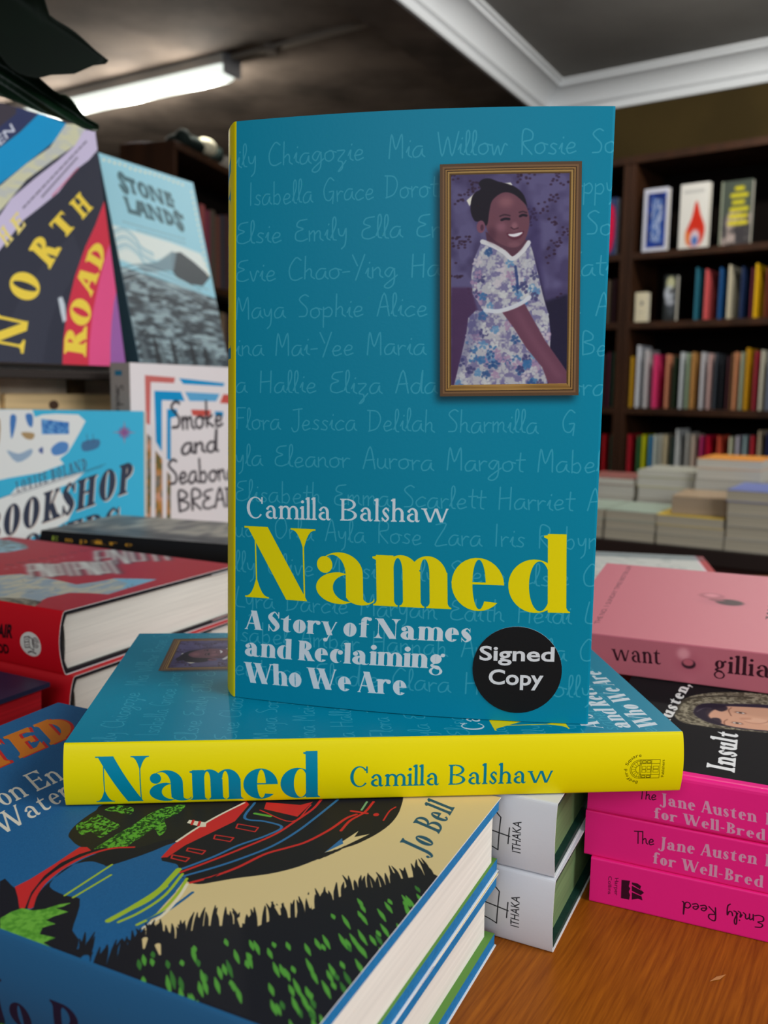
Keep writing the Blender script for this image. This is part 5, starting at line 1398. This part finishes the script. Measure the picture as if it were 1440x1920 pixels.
# ================================================================= PLANT
M_LEAF = mat('dark leaf', (2, 12, 3), .6, .12, noise=.3, scale=30)
M_LEAF2 = mat('leaf vein green', (10, 36, 18), .45, .3, noise=.35, scale=40, stretch=(1, 8, 1))
M_STEM = mat('plant stem', (50, 84, 40), .5)
_pp = rb + rd * .085 + rn * .30; pl = empty('potted_plant', (_pp.x, _pp.y, .2195)); tag(pl, 'houseplant with large dark green pointed leaves in the top left corner', 'plant')
mb = MB(); n = 28
pr = [(.045, 0), (.062, .10), (.066, .10), (.066, .112), (.058, .112), (.056, .095), (0, .095)]
for (r0, z0), (r1, z1) in zip(pr, pr[1:]):
    for k in range(n):
        a, b = 2 * PI * k / n, 2 * PI * (k + 1) / n
        q = [(r0 * math.cos(a), r0 * math.sin(a), z0), (r0 * math.cos(b), r0 * math.sin(b), z0), (r1 * math.cos(b), r1 * math.sin(b), z1)] + ([(r1 * math.cos(a), r1 * math.sin(a), z1)] if r1 else [])
        mb.face(q, None, 0, True)
mb.face([(.045 * math.cos(2 * PI * k / n), .045 * math.sin(2 * PI * k / n), 0) for k in range(n)])
mb.build('pot', mat('terracotta', (150, 84, 56), .8), pl)


def leaf(outline, Yd, bend=.02, ribs=0, m=M_LEAF, base=0):
    """outline = [(px-free) world x, z pairs] given at distance Yd; base index 0, tip index k; builds a curved blade"""
    P = smooth(np.array(outline, float), 5, True)
    c = P.mean(0)
    d = P[np.argmax(((P - P[base]) ** 2).sum(1))] - P[base]; L = np.linalg.norm(d); d /= L; nn = np.array([-d[1], d[0]])
    mb = MB()
    wmax = np.abs((P - P[base]) @ nn).max()
    R = 7

    def pt(q):
        u = (q - P[base]) @ d / L; v = (q - P[base]) @ nn / wmax
        y = Yd + bend * (u * u) - .022 * abs(v) + (.0035 * math.cos(v * PI * ribs) if ribs else 0)
        return (q[0] - pl.location.x, y - pl.location.y, q[1] - pl.location.z)
    # strips between the two margins
    us = np.linspace(.02, .985, 22); rows = []
    for u in us:
        t = (P - P[base]) @ d / L; v = (P - P[base]) @ nn; xs = []
        for i in range(len(P)):
            j = (i + 1) % len(P)
            if (t[i] - u) * (t[j] - u) <= 0 and t[i] != t[j]: xs.append(v[i] + (v[j] - v[i]) * (u - t[i]) / (t[j] - t[i]))
        if len(xs) >= 2: rows.append([P[base] + d * u * L + nn * w for w in np.linspace(min(xs), max(xs), 25)])
    for a, b in zip(rows, rows[1:]): mb.quads([pt(q) for q in a], [pt(q) for q in b], 0, True)
    o = mb.build('leaf', m, pl)
    md = o.modifiers.new('thick', 'SOLIDIFY'); md.thickness = .0006
    return o


def stem(p0, p1, sag=.03):
    mb = MB(); p0, p1 = Vector(p0), Vector(p1); pts = []
    for t in np.linspace(0, 1, 10): pts.append(p0.lerp(p1, t) + Vector((0, 0, sag * math.sin(PI * t))))
    for a, b in zip(pts, pts[1:]):
        dd = (b - a).normalized(); s1 = dd.orthogonal().normalized(); s2 = dd.cross(s1)
        ra = [a + (s1 * math.cos(k * PI / 3) + s2 * math.sin(k * PI / 3)) * .0025 for k in range(7)]; rb_ = [v + (b - a) for v in ra]
        mb.quads(ra, rb_, 0, True)
    return mb.build('stem', M_STEM, pl)


LA = Q("-0.2723,0.4687 -0.2378,0.4740 -0.2234,0.4566 -0.2241,0.4443 -0.2083,0.4348 -0.1965,0.4252 -0.1883,0.4191 -0.1957,0.4167 -0.2021,0.4107 -0.2099,0.4060 -0.2182,0.4046 -0.2275,0.3995 -0.2406,0.4023 -0.2539,0.4172 -0.2741,0.4300")
LBF = Q("-0.2867,0.4322 -0.2620,0.4252 -0.2514,0.4216 -0.2402,0.4150 -0.2340,0.4069 -0.2243,0.3988 -0.2157,0.3962 -0.2095,0.3867 -0.1996,0.3813 -0.2044,0.3768 -0.2176,0.3811 -0.2348,0.3864 -0.2526,0.3916 -0.2882,0.4000")
leaf(LA, .62, .02, 0, M_LEAF)
leaf(LBF, .64, .01, 5, M_LEAF2)
leaf(Q("-0.3409,0.4852 -0.3034,0.5060 -0.2530,0.4966 -0.2351,0.4866 -0.2466,0.4728 -0.2691,0.4588 -0.3133,0.4547"), .66, .02, 0, M_LEAF)
for e in (LA[0], LBF[0]): stem((0, 0, .09), (e[0] - pl.location.x, .63 - pl.location.y, e[1] - pl.location.z))


# ================================================================= REAR TABLE WITH PILES
e0, e1 = Vector((.4199, 1.752, 0)), Vector((.6859, 1.5866, 0)); td = (e1 - e0).normalized(); tn = Vector((-td.y, td.x, 0)); tyaw = math.atan2(td.y, td.x); TZ = -.075
rt = empty('rear_display_table', (e0.x, e0.y, FLOOR), tyaw); tag(rt, 'dark wooden display table behind the front books, loaded with low piles of paperbacks', 'table')
M_DT = mat('dark table edge', (40, 24, 18), .5, .3, noise=.1, scale=10)
mb = MB(); mb.box(-.75, 1.3, -.015, .62, TZ - .03 - FLOOR, TZ - FLOOR); mb.build('tabletop', M_DT, rt, bevel=.002)
mb = MB(); mb.box(-.72, 1.27, .01, .03, .0, TZ - .03 - FLOOR); mb.build('front_panel', mat('red brown panel', (74, 30, 20), .5, .3, noise=.15, scale=10), rt)
for x in (-.72, 1.24): mb = MB(); mb.box(x, x + .03, .03, .6, 0, TZ - .03 - FLOOR); mb.build('side_panel', M_DT, rt)
PG = mat('pile page edges', (186, 174, 152), .9, .05, noise=.10, scale=260, stretch=(.02, .02, 1))
PGW = mat('pile page edges white', (216, 210, 196), .9, .05, noise=.08, scale=260, stretch=(.02, .02, 1))


def pile_book(s0, w, dep0, dep, z, T, col, label, group, pg=PG, twist=0):
    """a paperback lying with its fore-edge to the front"""
    m = mat('cover %d %d %d' % col, col, .5, .3)
    o = empty('paperback_book', (e0 + td * (s0 + w / 2) + tn * (dep0 + dep / 2)) + Vector((0, 0, z)), tyaw + twist); tag(o, label, 'book', group)
    mb = MB(); t = .0009
    for z0, z1 in ((0, t), (T - t, T)): mb.box(-w / 2, w / 2, -dep / 2, dep / 2, z0, z1)
    mb.box(-w / 2, w / 2, dep / 2 - t, dep / 2, t, T - t)
    mb.build('cover', m, o, weld=False)
    mb = MB(); mb.box(-w / 2 + .0005, w / 2 - .0005, -dep / 2 + .0005, dep / 2 - t, t, T - t); mb.build('page_block', pg, o, weld=False)


ordn = ['lowest', 'second from bottom', 'third from bottom', 'fourth from bottom', 'fifth from bottom', 'sixth from bottom']
piles = [
    ('pale pile half hidden by the teal book', -.095 + .0, .103, 0, .16, [.02, .018, .019], [(150, 150, 140), (170, 160, 150), (166, 182, 166)]),
    ('pale green pile by the teal book', .012, .098, 0, .16, [.02, .018, .019], [(160, 156, 146), (150, 150, 140), (166, 182, 166)]),
    ('yellow topped pile', .113, .122, .0, .16, [.019, .018, .019], [(150, 146, 136), (170, 166, 150), (226, 190, 60)]),
    ('tall blue-topped pile', .238, .125, 0, .17, [.022, .023, .022, .023, .021], [(176, 170, 158), (160, 156, 148), (186, 180, 168), (150, 146, 140), (110, 124, 190)]),
    ('pile right of the tall blue-topped one', .368, .12, 0, .17, [.022, .023, .022], [(176, 170, 158), (160, 156, 148), (186, 180, 168)]),
    ('orange-topped back pile', .135, .125, .20, .16, [.03, .028, .026, .026, .022, .020], [(190, 186, 176), (180, 170, 150), (200, 190, 170), (190, 186, 176), (200, 196, 186), (232, 150, 50)]),
    ('yellow-green banded back pile', .01, .12, .22, .16, [.03, .028, .026, .022, .014], [(190, 186, 176), (180, 170, 150), (200, 190, 170), (196, 186, 50), (180, 180, 168)]),
    ('grey pile behind the tall blue-topped one', .27, .13, .22, .16, [.03, .028, .026, .022], [(190, 186, 176), (180, 170, 150), (200, 190, 170), (150, 150, 160)]),
    ('red-brown back pile beside the teal book', -.12, .12, .22, .16, [.03, .028, .026, .015], [(190, 186, 176), (180, 170, 150), (200, 190, 170), (150, 90, 84)]),
]
for nm, s0, w, d0, dp, Ts, cs in piles:
    z = TZ
    for i, (T, c) in enumerate(zip(Ts, cs)):
        which = 'topmost' if i == len(Ts) - 1 else ordn[i]
        pile_book(s0 + rng.uniform(-.002, .002), w, d0 + rng.uniform(0, .003), dp, z, T, c, 'paperback lying %s in the %s' % (which, nm), None, PG if d0 < .1 else PGW)
        z += T + .0001
# the loose book on the yellow topped pile
pile_book(.128, .105, .03, .15, TZ + .0564, .034, (176, 150, 120), 'thick tan paperback standing out on top of the yellow topped pile', None, mat('tan page edges', (170, 150, 128), .9, .05, noise=.08, scale=200, stretch=(.02, .02, 1)), .06)

# ================================================================= BOOKCASES
PLN = {'sh': (Vector((.9222, 3.397, 0)), -.655), 'lb': (Vector((-.765, 3.34, 0)), 1.27)}


def cname(c):
    import colorsys
    h, s_, v = colorsys.rgb_to_hsv(*(x / 255 for x in c))
    if s_ < .14: return 'black' if v < .2 else 'dark grey' if v < .42 else 'grey' if v < .72 else 'white'
    if s_ < .3 and v > .6: return 'cream'
    for lim, n in ((.03, 'red'), (.09, 'orange' if v > .5 else 'brown'), (.17, 'yellow' if v > .5 else 'olive'), (.44, 'green'), (.53, 'teal'), (.7, 'blue'), (.82, 'purple'), (.95, 'pink' if v > .5 else 'plum'), (1.1, 'red')):
        if h < lim: break
    return ('dark ' if v < .42 and n not in ('brown', 'olive', 'plum') else '') + n


def unit(name, key, s0, s1, shelves, top, depth, label):
    o, yaw = PLN[key]
    u = empty(name, (o.x, o.y, 0), yaw); tag(u, label, 'bookcase')
    th = .022
    for x in (s0, s1 - th): mb = MB(); mb.box(x, x + th, 0, depth, FLOOR, top - .0001); mb.build('side_panel', M_DWOOD, u, bevel=.001)
    mb = MB(); mb.box(s0, s1, -.005, depth, top, top + .026); mb.build('top_panel', M_DWOOD, u, bevel=.001)
    mb = MB(); mb.box(s0 + th, s1 - th, depth - .01, depth, FLOOR, top); mb.build('back_panel', M_DBACK, u)
    for z in shelves: mb = MB(); mb.box(s0 + th, s1 - th, .0, depth - .01, z - .024, z); mb.build('shelf', M_DWOOD, u, bevel=.001)
    mb = MB(); mb.box(s0 + th, s1 - th, .02, .035, FLOOR, shelves[-1] - .40); mb.build('plinth', M_DWOOD, u)
    return u


SH = [.722, .472, .157, -.160, -.46]
unit('bookcase', 'sh', -.052, .86, SH, 1.038, .27, 'dark brown bookcase on the right with three face-out books on its upper shelf')
unit('bookcase', 'sh', -.966, -.0545, SH, 1.038, .27, 'dark brown bookcase mostly hidden behind the upright teal book, edge visible right of it')


def shelf_book(key, x0, x1, z0, h, col, label, group, dep=.13, inset=.025, face=False, lean=0):
    o, yaw = PLN[key]; w = max(.006, x1 - x0 - .0006)
    e = empty('shelf_book', Matrix.Rotation(yaw, 4, 'Z') @ Vector((x0 + w / 2, inset, 0)) + Vector((o.x, o.y, z0 + .0006)), yaw); tag(e, label, 'book', group)
    m = mat('cover %d %d %d' % tuple(col[:3]), col[:3], .5, .3)
    t = .0012
    mb = MB()
    if face:
        dep = .024
        mb.box(-w / 2, w / 2, 0, t, 0, h); mb.box(-w / 2, -w / 2 + t, t, dep - t, 0, h); mb.box(-w / 2, w / 2, dep - t, dep, 0, h); mb.build('cover', m, e, weld=False)
        mb = MB(); mb.box(-w / 2 + t, w / 2 - .002, t, dep - t, .001, h - .002); mb.build('page_block', PGW, e, weld=False)
    else:
        # spine with a slightly rounded back
        pts = [(-w / 2, .004)] + [(-w / 2 * math.cos(a), .004 - .004 * math.sin(a)) for a in np.linspace(.3, PI - .3, 5)] + [(w / 2, .004)]
        mb.quads([(x, y, 0) for x, y in pts], [(x, y, h) for x, y in pts], 0, True)
        mb.box(-w / 2, -w / 2 + t, .004, dep, 0, h); mb.box(w / 2 - t, w / 2, .004, dep, 0, h)
        mb.build('cover', m, e, weld=False)
        if w > .008:
            mb = MB(); mb.box(-w / 2 + t, w / 2 - t, .0045, dep - .003, .001, h - .003); mb.build('page_block', PGW, e, weld=False)
    return e


def row(key, z, pts, cols, where, group, **k):
    """pts: M points in pairs (left, top)-(right, any)"""
    n = len(cols)
    seen = {}
    for i, c in enumerate(cols):
        (a, top), (b, _) = pts[2 * i], pts[2 * i + 1]
        nm = cname(c); seen[nm] = seen.get(nm, 0) + 1
        pos = 'first from left' if i == 0 else 'last at right end' if i == n - 1 else '%s from left' % ['', 'second', 'third', 'fourth', 'fifth', 'sixth', 'seventh', 'eighth', 'ninth', 'tenth', 'eleventh', 'twelfth', 'thirteenth', 'fourteenth', 'fifteenth', 'sixteenth', 'seventeenth', 'eighteenth', 'nineteenth', 'twentieth', 'twenty-first', 'twenty-second'][i]
        shelf_book(key, a / 1000, b / 1000, z, max(.08, top / 1000 - z), c, '%s spine, %s on %s' % (nm, pos, where), group, **k)


row('sh', SH[1], Q("198.5,656.8 178.1,1545.1 232.8,648.9 227.2,1533.6 282.4,650.9 256.0,1526.8 312.9,657.8 298.5,1516.8 356.4,649.3 333.4,1508.6 390.3,643.4 347.2,1505.4 403.4,656.5 381.5,1497.3 439.2,639.9 410.3,1490.6 469.5,646.5 443.7,1482.7 504.3,630.2 480.0,1474.2"),
    [(40, 110, 130), (226, 96, 96), (30, 84, 140), (214, 204, 176), (30, 48, 86), (96, 24, 40), (236, 186, 20), (110, 46, 26), (180, 176, 170), (40, 60, 90)], 'second shelf of right bookcase', 'books on the second shelf of the right bookcase', inset=.03)
row('sh', SH[2], Q("-25.7,347.3 -68.1,1602.9 -3.0,388.0 -38.1,1595.9 28.6,371.9 -10.4,1589.4 62.0,354.0 40.4,1577.5 110.0,353.4 63.5,1572.0 136.1,345.4 88.3,1566.2 162.5,360.2 114.8,1560.0 186.0,356.1 131.7,1556.0 203.0,359.6 165.2,1548.1 237.3,359.1 190.9,1542.1 263.9,353.2 210.9,1537.4 284.3,354.8 232.7,1532.3 308.6,350.7 254.2,1527.2 329.2,343.1 264.9,1524.7 343.1,353.9 279.1,1521.4 353.7,357.4 298.5,1516.8 375.3,357.1 317.8,1512.3 392.3,371.4 345.5,1505.8 421.3,360.0 366.1,1500.9 442.1,363.3 390.0,1495.3 466.9,355.8 413.7,1489.8 492.1,364.3 443.7,1482.7"),
    [(196, 150, 30), (212, 214, 220), (200, 200, 200), (226, 62, 120), (216, 140, 106), (36, 50, 32), (206, 210, 214), (150, 170, 140), (190, 140, 80), (204, 204, 208), (214, 176, 170), (60, 66, 74), (26, 28, 34), (70, 34, 40), (120, 84, 54), (214, 146, 104), (170, 180, 156), (214, 160, 26), (160, 44, 60), (212, 206, 184), (120, 130, 150), (200, 190, 170)],
    'third shelf of right bookcase', 'books on the third shelf of the right bookcase')
row('sh', SH[3], Q("-22.9,55.9 -74.1,1604.3 15.0,51.5 -50.0,1598.7 33.4,56.2 -24.2,1592.6 60.3,53.3 -6.4,1588.4 78.4,58.0 13.2,1583.8 98.5,60.8 30.7,1579.7 116.7,59.6 55.8,1573.8 145.0,53.0 73.1,1569.8 161.1,82.7 111.0,1560.9 199.0,70.6 129.8,1556.4 218.7,63.7 159.6,1549.5 249.6,61.2 181.7,1544.3 272.4,62.1 220.0,1535.3 311.7,63.8 257.8,1526.4 352.6,61.7 282.6,1520.6 376.0,66.4 307.3,1514.8 401.3,67.5 331.7,1509.0 426.3,68.5 355.9,1503.4 449.9,87.8 381.5,1497.3 478.4,81.6 403.5,1492.2 501.5,75.3 430.4,1485.8"),
    [(176, 30, 44), (50, 110, 64), (206, 206, 30), (70, 140, 184), (206, 214, 206), (196, 196, 184), (208, 192, 156), (54, 70, 66), (206, 208, 206), (180, 178, 172), (206, 190, 170), (190, 50, 110), (196, 16, 54), (214, 84, 60), (206, 206, 176), (196, 188, 200), (150, 176, 178), (196, 46, 60), (190, 170, 140), (40, 46, 90), (120, 120, 126)],
    'fourth shelf of right bookcase', 'books on the fourth shelf of the right bookcase')
row('sh', SH[1], Q("-167.9,643.2 -183.0,1629.9 -133.1,633.2 -158.0,1624.0 -107.8,635.5 -141.4,1620.1 -87.1,643.9 -106.5,1612.0"), [(60, 50, 60), (96, 84, 70), (70, 34, 44), (166, 140, 110)], 'the second shelf of the half-hidden bookcase', 'books on the second shelf of the half-hidden bookcase')
row('sh', SH[2], Q("-182.6,361.3 -204.0,1634.8 -140.9,356.7 -183.0,1629.9 -117.5,364.3 -164.2,1625.5 -100.4,364.1 -120.8,1615.3"), [(60, 70, 60), (70, 50, 54), (96, 40, 60), (60, 110, 86)], 'the third shelf of the half-hidden bookcase', 'books on the third shelf of the half-hidden bookcase')
row('sh', SH[3], Q("-178.7,49.6 -204.0,1634.8 -123.6,51.8 -176.7,1628.4 -93.2,51.0 -137.3,1619.2"), [(60, 60, 60), (206, 30, 40), (14, 130, 104)], 'the fourth shelf of the half-hidden bookcase', 'books on the fourth shelf of the half-hidden bookcase')


def face_book(pts, z, cv, base, label, name='shelf_book', inset=.02):
    (a, top), (b, _) = pts
    a, b, top = a / 1000, b / 1000, top / 1000; h = top - z
    e = shelf_book('sh', a, b, z, h, base, label, None, inset=inset, face=True)
    m = print_mat('face-out print', cv)
    w = b - a - .0006
    mb = MB(); mb.face([(-w / 2, -.0003, 0), (w / 2, -.0003, 0), (w / 2, -.0003, h), (-w / 2, -.0003, h)], [(0, 0), (1, 0), (1, 1), (0, 1)]); mb.build('front_cover', m, e)
    return e


c = Cv(150, 234, 2, (206, 208, 222)); c.fill(np.array([(24, 16), (138, 16), (138, 216), (24, 216)]), c.tex((28, 60, 150), (20, 40, 110), 40, 2)); c.fill(np.array([(50, 40), (116, 30), (116, 190), (50, 200)]), c.tex((214, 220, 232), (70, 110, 180), (9, 12), 6), .8, blur=3)
face_book(Q("-2.7,945.7 88.3,1566.2"), SH[0], c, (206, 208, 222), 'blue face-out book with white border, leftmost on the top shelf')
c = Cv(150, 234, 2, (222, 220, 214)); c.fill(smooth(np.array([(85, 170), (110, 120), (135, 70), (120, 20), (80, 6), (45, 20), (38, 60), (65, 110)]), 5, True), (206, 48, 30), 1, blur=2); c.fill(smooth(np.array([(38, 66), (60, 50), (60, 15), (40, 25)]), 4, True), (230, 130, 50), .9, blur=4); c.fill(ell(85, 36, 26, 32), (216, 200, 210), 1, blur=4); c.fill(ell(85, 28, 16, 17), (70, 110, 180), 1, blur=3); c.line([(20, 205), (120, 205)], 10, (150, 150, 150), .5, blur=2)
face_book(Q("132.1,945.9 234.5,1531.9"), SH[0], c, (222, 220, 214), 'white face-out book with red and blue flame, middle of the top shelf')
c = Cv(150, 234, 2, (70, 78, 70)); c.fill(np.array([(0, 0), (8, 0), (8, 234), (0, 234)]), (150, 156, 136)); c.fill(np.array([(10, 0), (150, 0), (150, 110), (60, 130), (10, 100)]), c.tex((190, 170, 164), (60, 56, 60), (22, 26), 9), .85, blur=3)
for y, x0, x1 in ((205, 70, 105), (180, 50, 125), (155, 60, 110), (130, 50, 130), (105, 48, 128), (80, 45, 130)): c.line([(x0, y), (x1, y)], 15, (214, 200, 30), .9, n=1, blur=2)
face_book(Q("275.4,937.2 379.8,1497.7"), SH[0], c, (60, 66, 60), 'dark face-out book with yellow lettering block, rightmost on the top shelf')
c = Cv(110, 150, 2, (226, 216, 186)); c.fill(ell(60, 95, 12, 12), (90, 90, 90), .8, blur=2); c.line([(35, 50), (80, 50)], 4, (180, 170, 150), .8)
face_book(Q("-17.4,580.0 30.7,1579.7"), SH[1], c, (226, 216, 186), 'small cream face-out card with grey emblem on the second shelf')
c = Cv(120, 200, 2, (40, 44, 44)); c.fill(ell(60, 165, 40, 30), (190, 190, 150), 1, blur=3); c.fill(ell(50, 120, 46, 34), (190, 196, 206), 1, blur=5); c.fill(ell(70, 130, 26, 12), (60, 60, 60), .8, blur=4); c.fill(ell(70, 60, 40, 40), (70, 74, 80), 1, blur=8); c.fill(ell(60, 84, 44, 16), (176, 180, 190), .9, blur=4)
face_book(Q("90.1,634.4 137.3,1554.7"), SH[1], c, (60, 66, 66), 'grey and black photo-covered face-out book beside the cream card')
c = Cv(110, 190, 2, (50, 70, 110)); c.fill(smooth(np.array([(20, 20), (90, 20), (92, 160), (18, 158)]), 3, True), (226, 20, 70), 1, blur=4)
face_book(Q("-194.9,930.1 -102.5,1611.0"), SH[0], c, (50, 70, 110), 'face-out book with red panel on navy, right of the upright teal book')

# left bookcase, seen at an angle
LS = [.60, .30, 0.0, -.30, -.56]
unit('bookcase', 'lb', 0, .9, LS, 1.050, .22, 'brown bookcase on the far left beyond the standing display books')
row('lb', LS[0], np.array([(30 + i * 42, 905 - (i * 37) % 23) for i in range(19) for _ in (0, 1)]) + np.array([(0, 0), (36, 0)] * 19),
    [(60, 50, 40), (90, 90, 60), (70, 70, 90), (150, 140, 60), (60, 40, 50), (170, 90, 90), (130, 60, 80), (90, 80, 70), (110, 70, 60), (60, 60, 70), (80, 50, 50), (120, 110, 90), (70, 40, 60), (50, 60, 50), (90, 60, 60), (60, 60, 60), (110, 90, 60), (50, 50, 70), (90, 70, 80)], 'upper shelf of far left bookcase', 'books in the far left bookcase')
row('lb', LS[1], np.array([(28 + i * 42, 520 - (i * 31) % 27) for i in range(19) for _ in (0, 1)]) + np.array([(0, 0), (36, 0)] * 19),
    [(110, 100, 50), (60, 40, 40), (150, 120, 60), (176, 110, 106), (150, 90, 90), (60, 50, 70), (160, 110, 100), (90, 50, 60), (70, 80, 60), (130, 110, 90), (70, 50, 50), (90, 90, 80), (110, 60, 60), (50, 50, 60), (60, 70, 80), (130, 90, 70), (80, 60, 50), (60, 50, 60), (90, 80, 90)], 'lower shelf of far left bookcase', 'books in the far left bookcase')
# things on top of it
o, yaw = PLN['lb']; TOP = 1.0762
on = empty('dark_round_ornament', Matrix.Rotation(yaw, 4, 'Z') @ Vector((.20, .05, 0)) + Vector((o.x, o.y, TOP)), yaw); tag(on, 'dark rounded ornament with a pale patch on top of the far left bookcase', 'ornament')


def blob(name, c, r, m, parent, sq=1.0):
    bm = bmesh.new(); bmesh.ops.create_uvsphere(bm, u_segments=24, v_segments=14, radius=1)
    for v in bm.verts: v.co = Vector((c[0] + v.co.x * r[0], c[1] + v.co.y * r[1], c[2] + v.co.z * r[2] * (1 if v.co.z > 0 else sq)))
    me = bpy.data.meshes.new(name); bm.to_mesh(me); bm.free()
    for p in me.polygons: p.use_smooth = True
    me.materials.append(m); return mesh_obj(name, me, parent)


DG = mat('dark glazed', (30, 38, 36), .9, .05)
blob('body', (0, 0, .026), (.13, .07, .038), DG, on, .66)
blob('head', (.04, -.05, .036), (.06, .035, .030), mat('pale patch', (206, 200, 176), .9, .05), on)
blob('ear', (.16, -.03, .034), (.03, .03, .032), DG, on); blob('ear', (-.10, -.03, .035), (.03, .03, .03), DG, on)
gb = empty('grey_box', Matrix.Rotation(yaw, 4, 'Z') @ Vector((.44, .04, 0)) + Vector((o.x, o.y, TOP + .0005)), yaw); tag(gb, 'small pale grey box on top of the far left bookcase, right of the ornament', 'box')
mb = MB(); mb.box(0, .24, 0, .14, 0, .055); mb.build('box_body', mat('grey card', (120, 116, 110), .7), gb, bevel=.002)
mb = MB(); mb.box(-.002, .242, -.002, .142, .04, .06); mb.build('lid', mat('grey card lid', (130, 126, 120), .7), gb, bevel=.002)

# specks of dust and scuffs lying on the table top are part of its laminate
for (x, y, a, l) in ((.1200, .2935, .5, .0042), (.0610, .2550, 1.2, .0016), (.0930, .2600, .2, .0014)):
    mb = MB(); c_, s_ = math.cos(a), math.sin(a)
    mb.face([(x + l * c_, y + l * s_, .0002), (x - s_ * .0007, y + c_ * .0007, .0002), (x - l * c_, y - l * s_, .0002), (x + s_ * .0009, y - c_ * .0009, .0002)]); mb.build('scuff_mark', mat('scuff', (190, 130, 74), .8), desk)
bpy.context.view_layer.update()
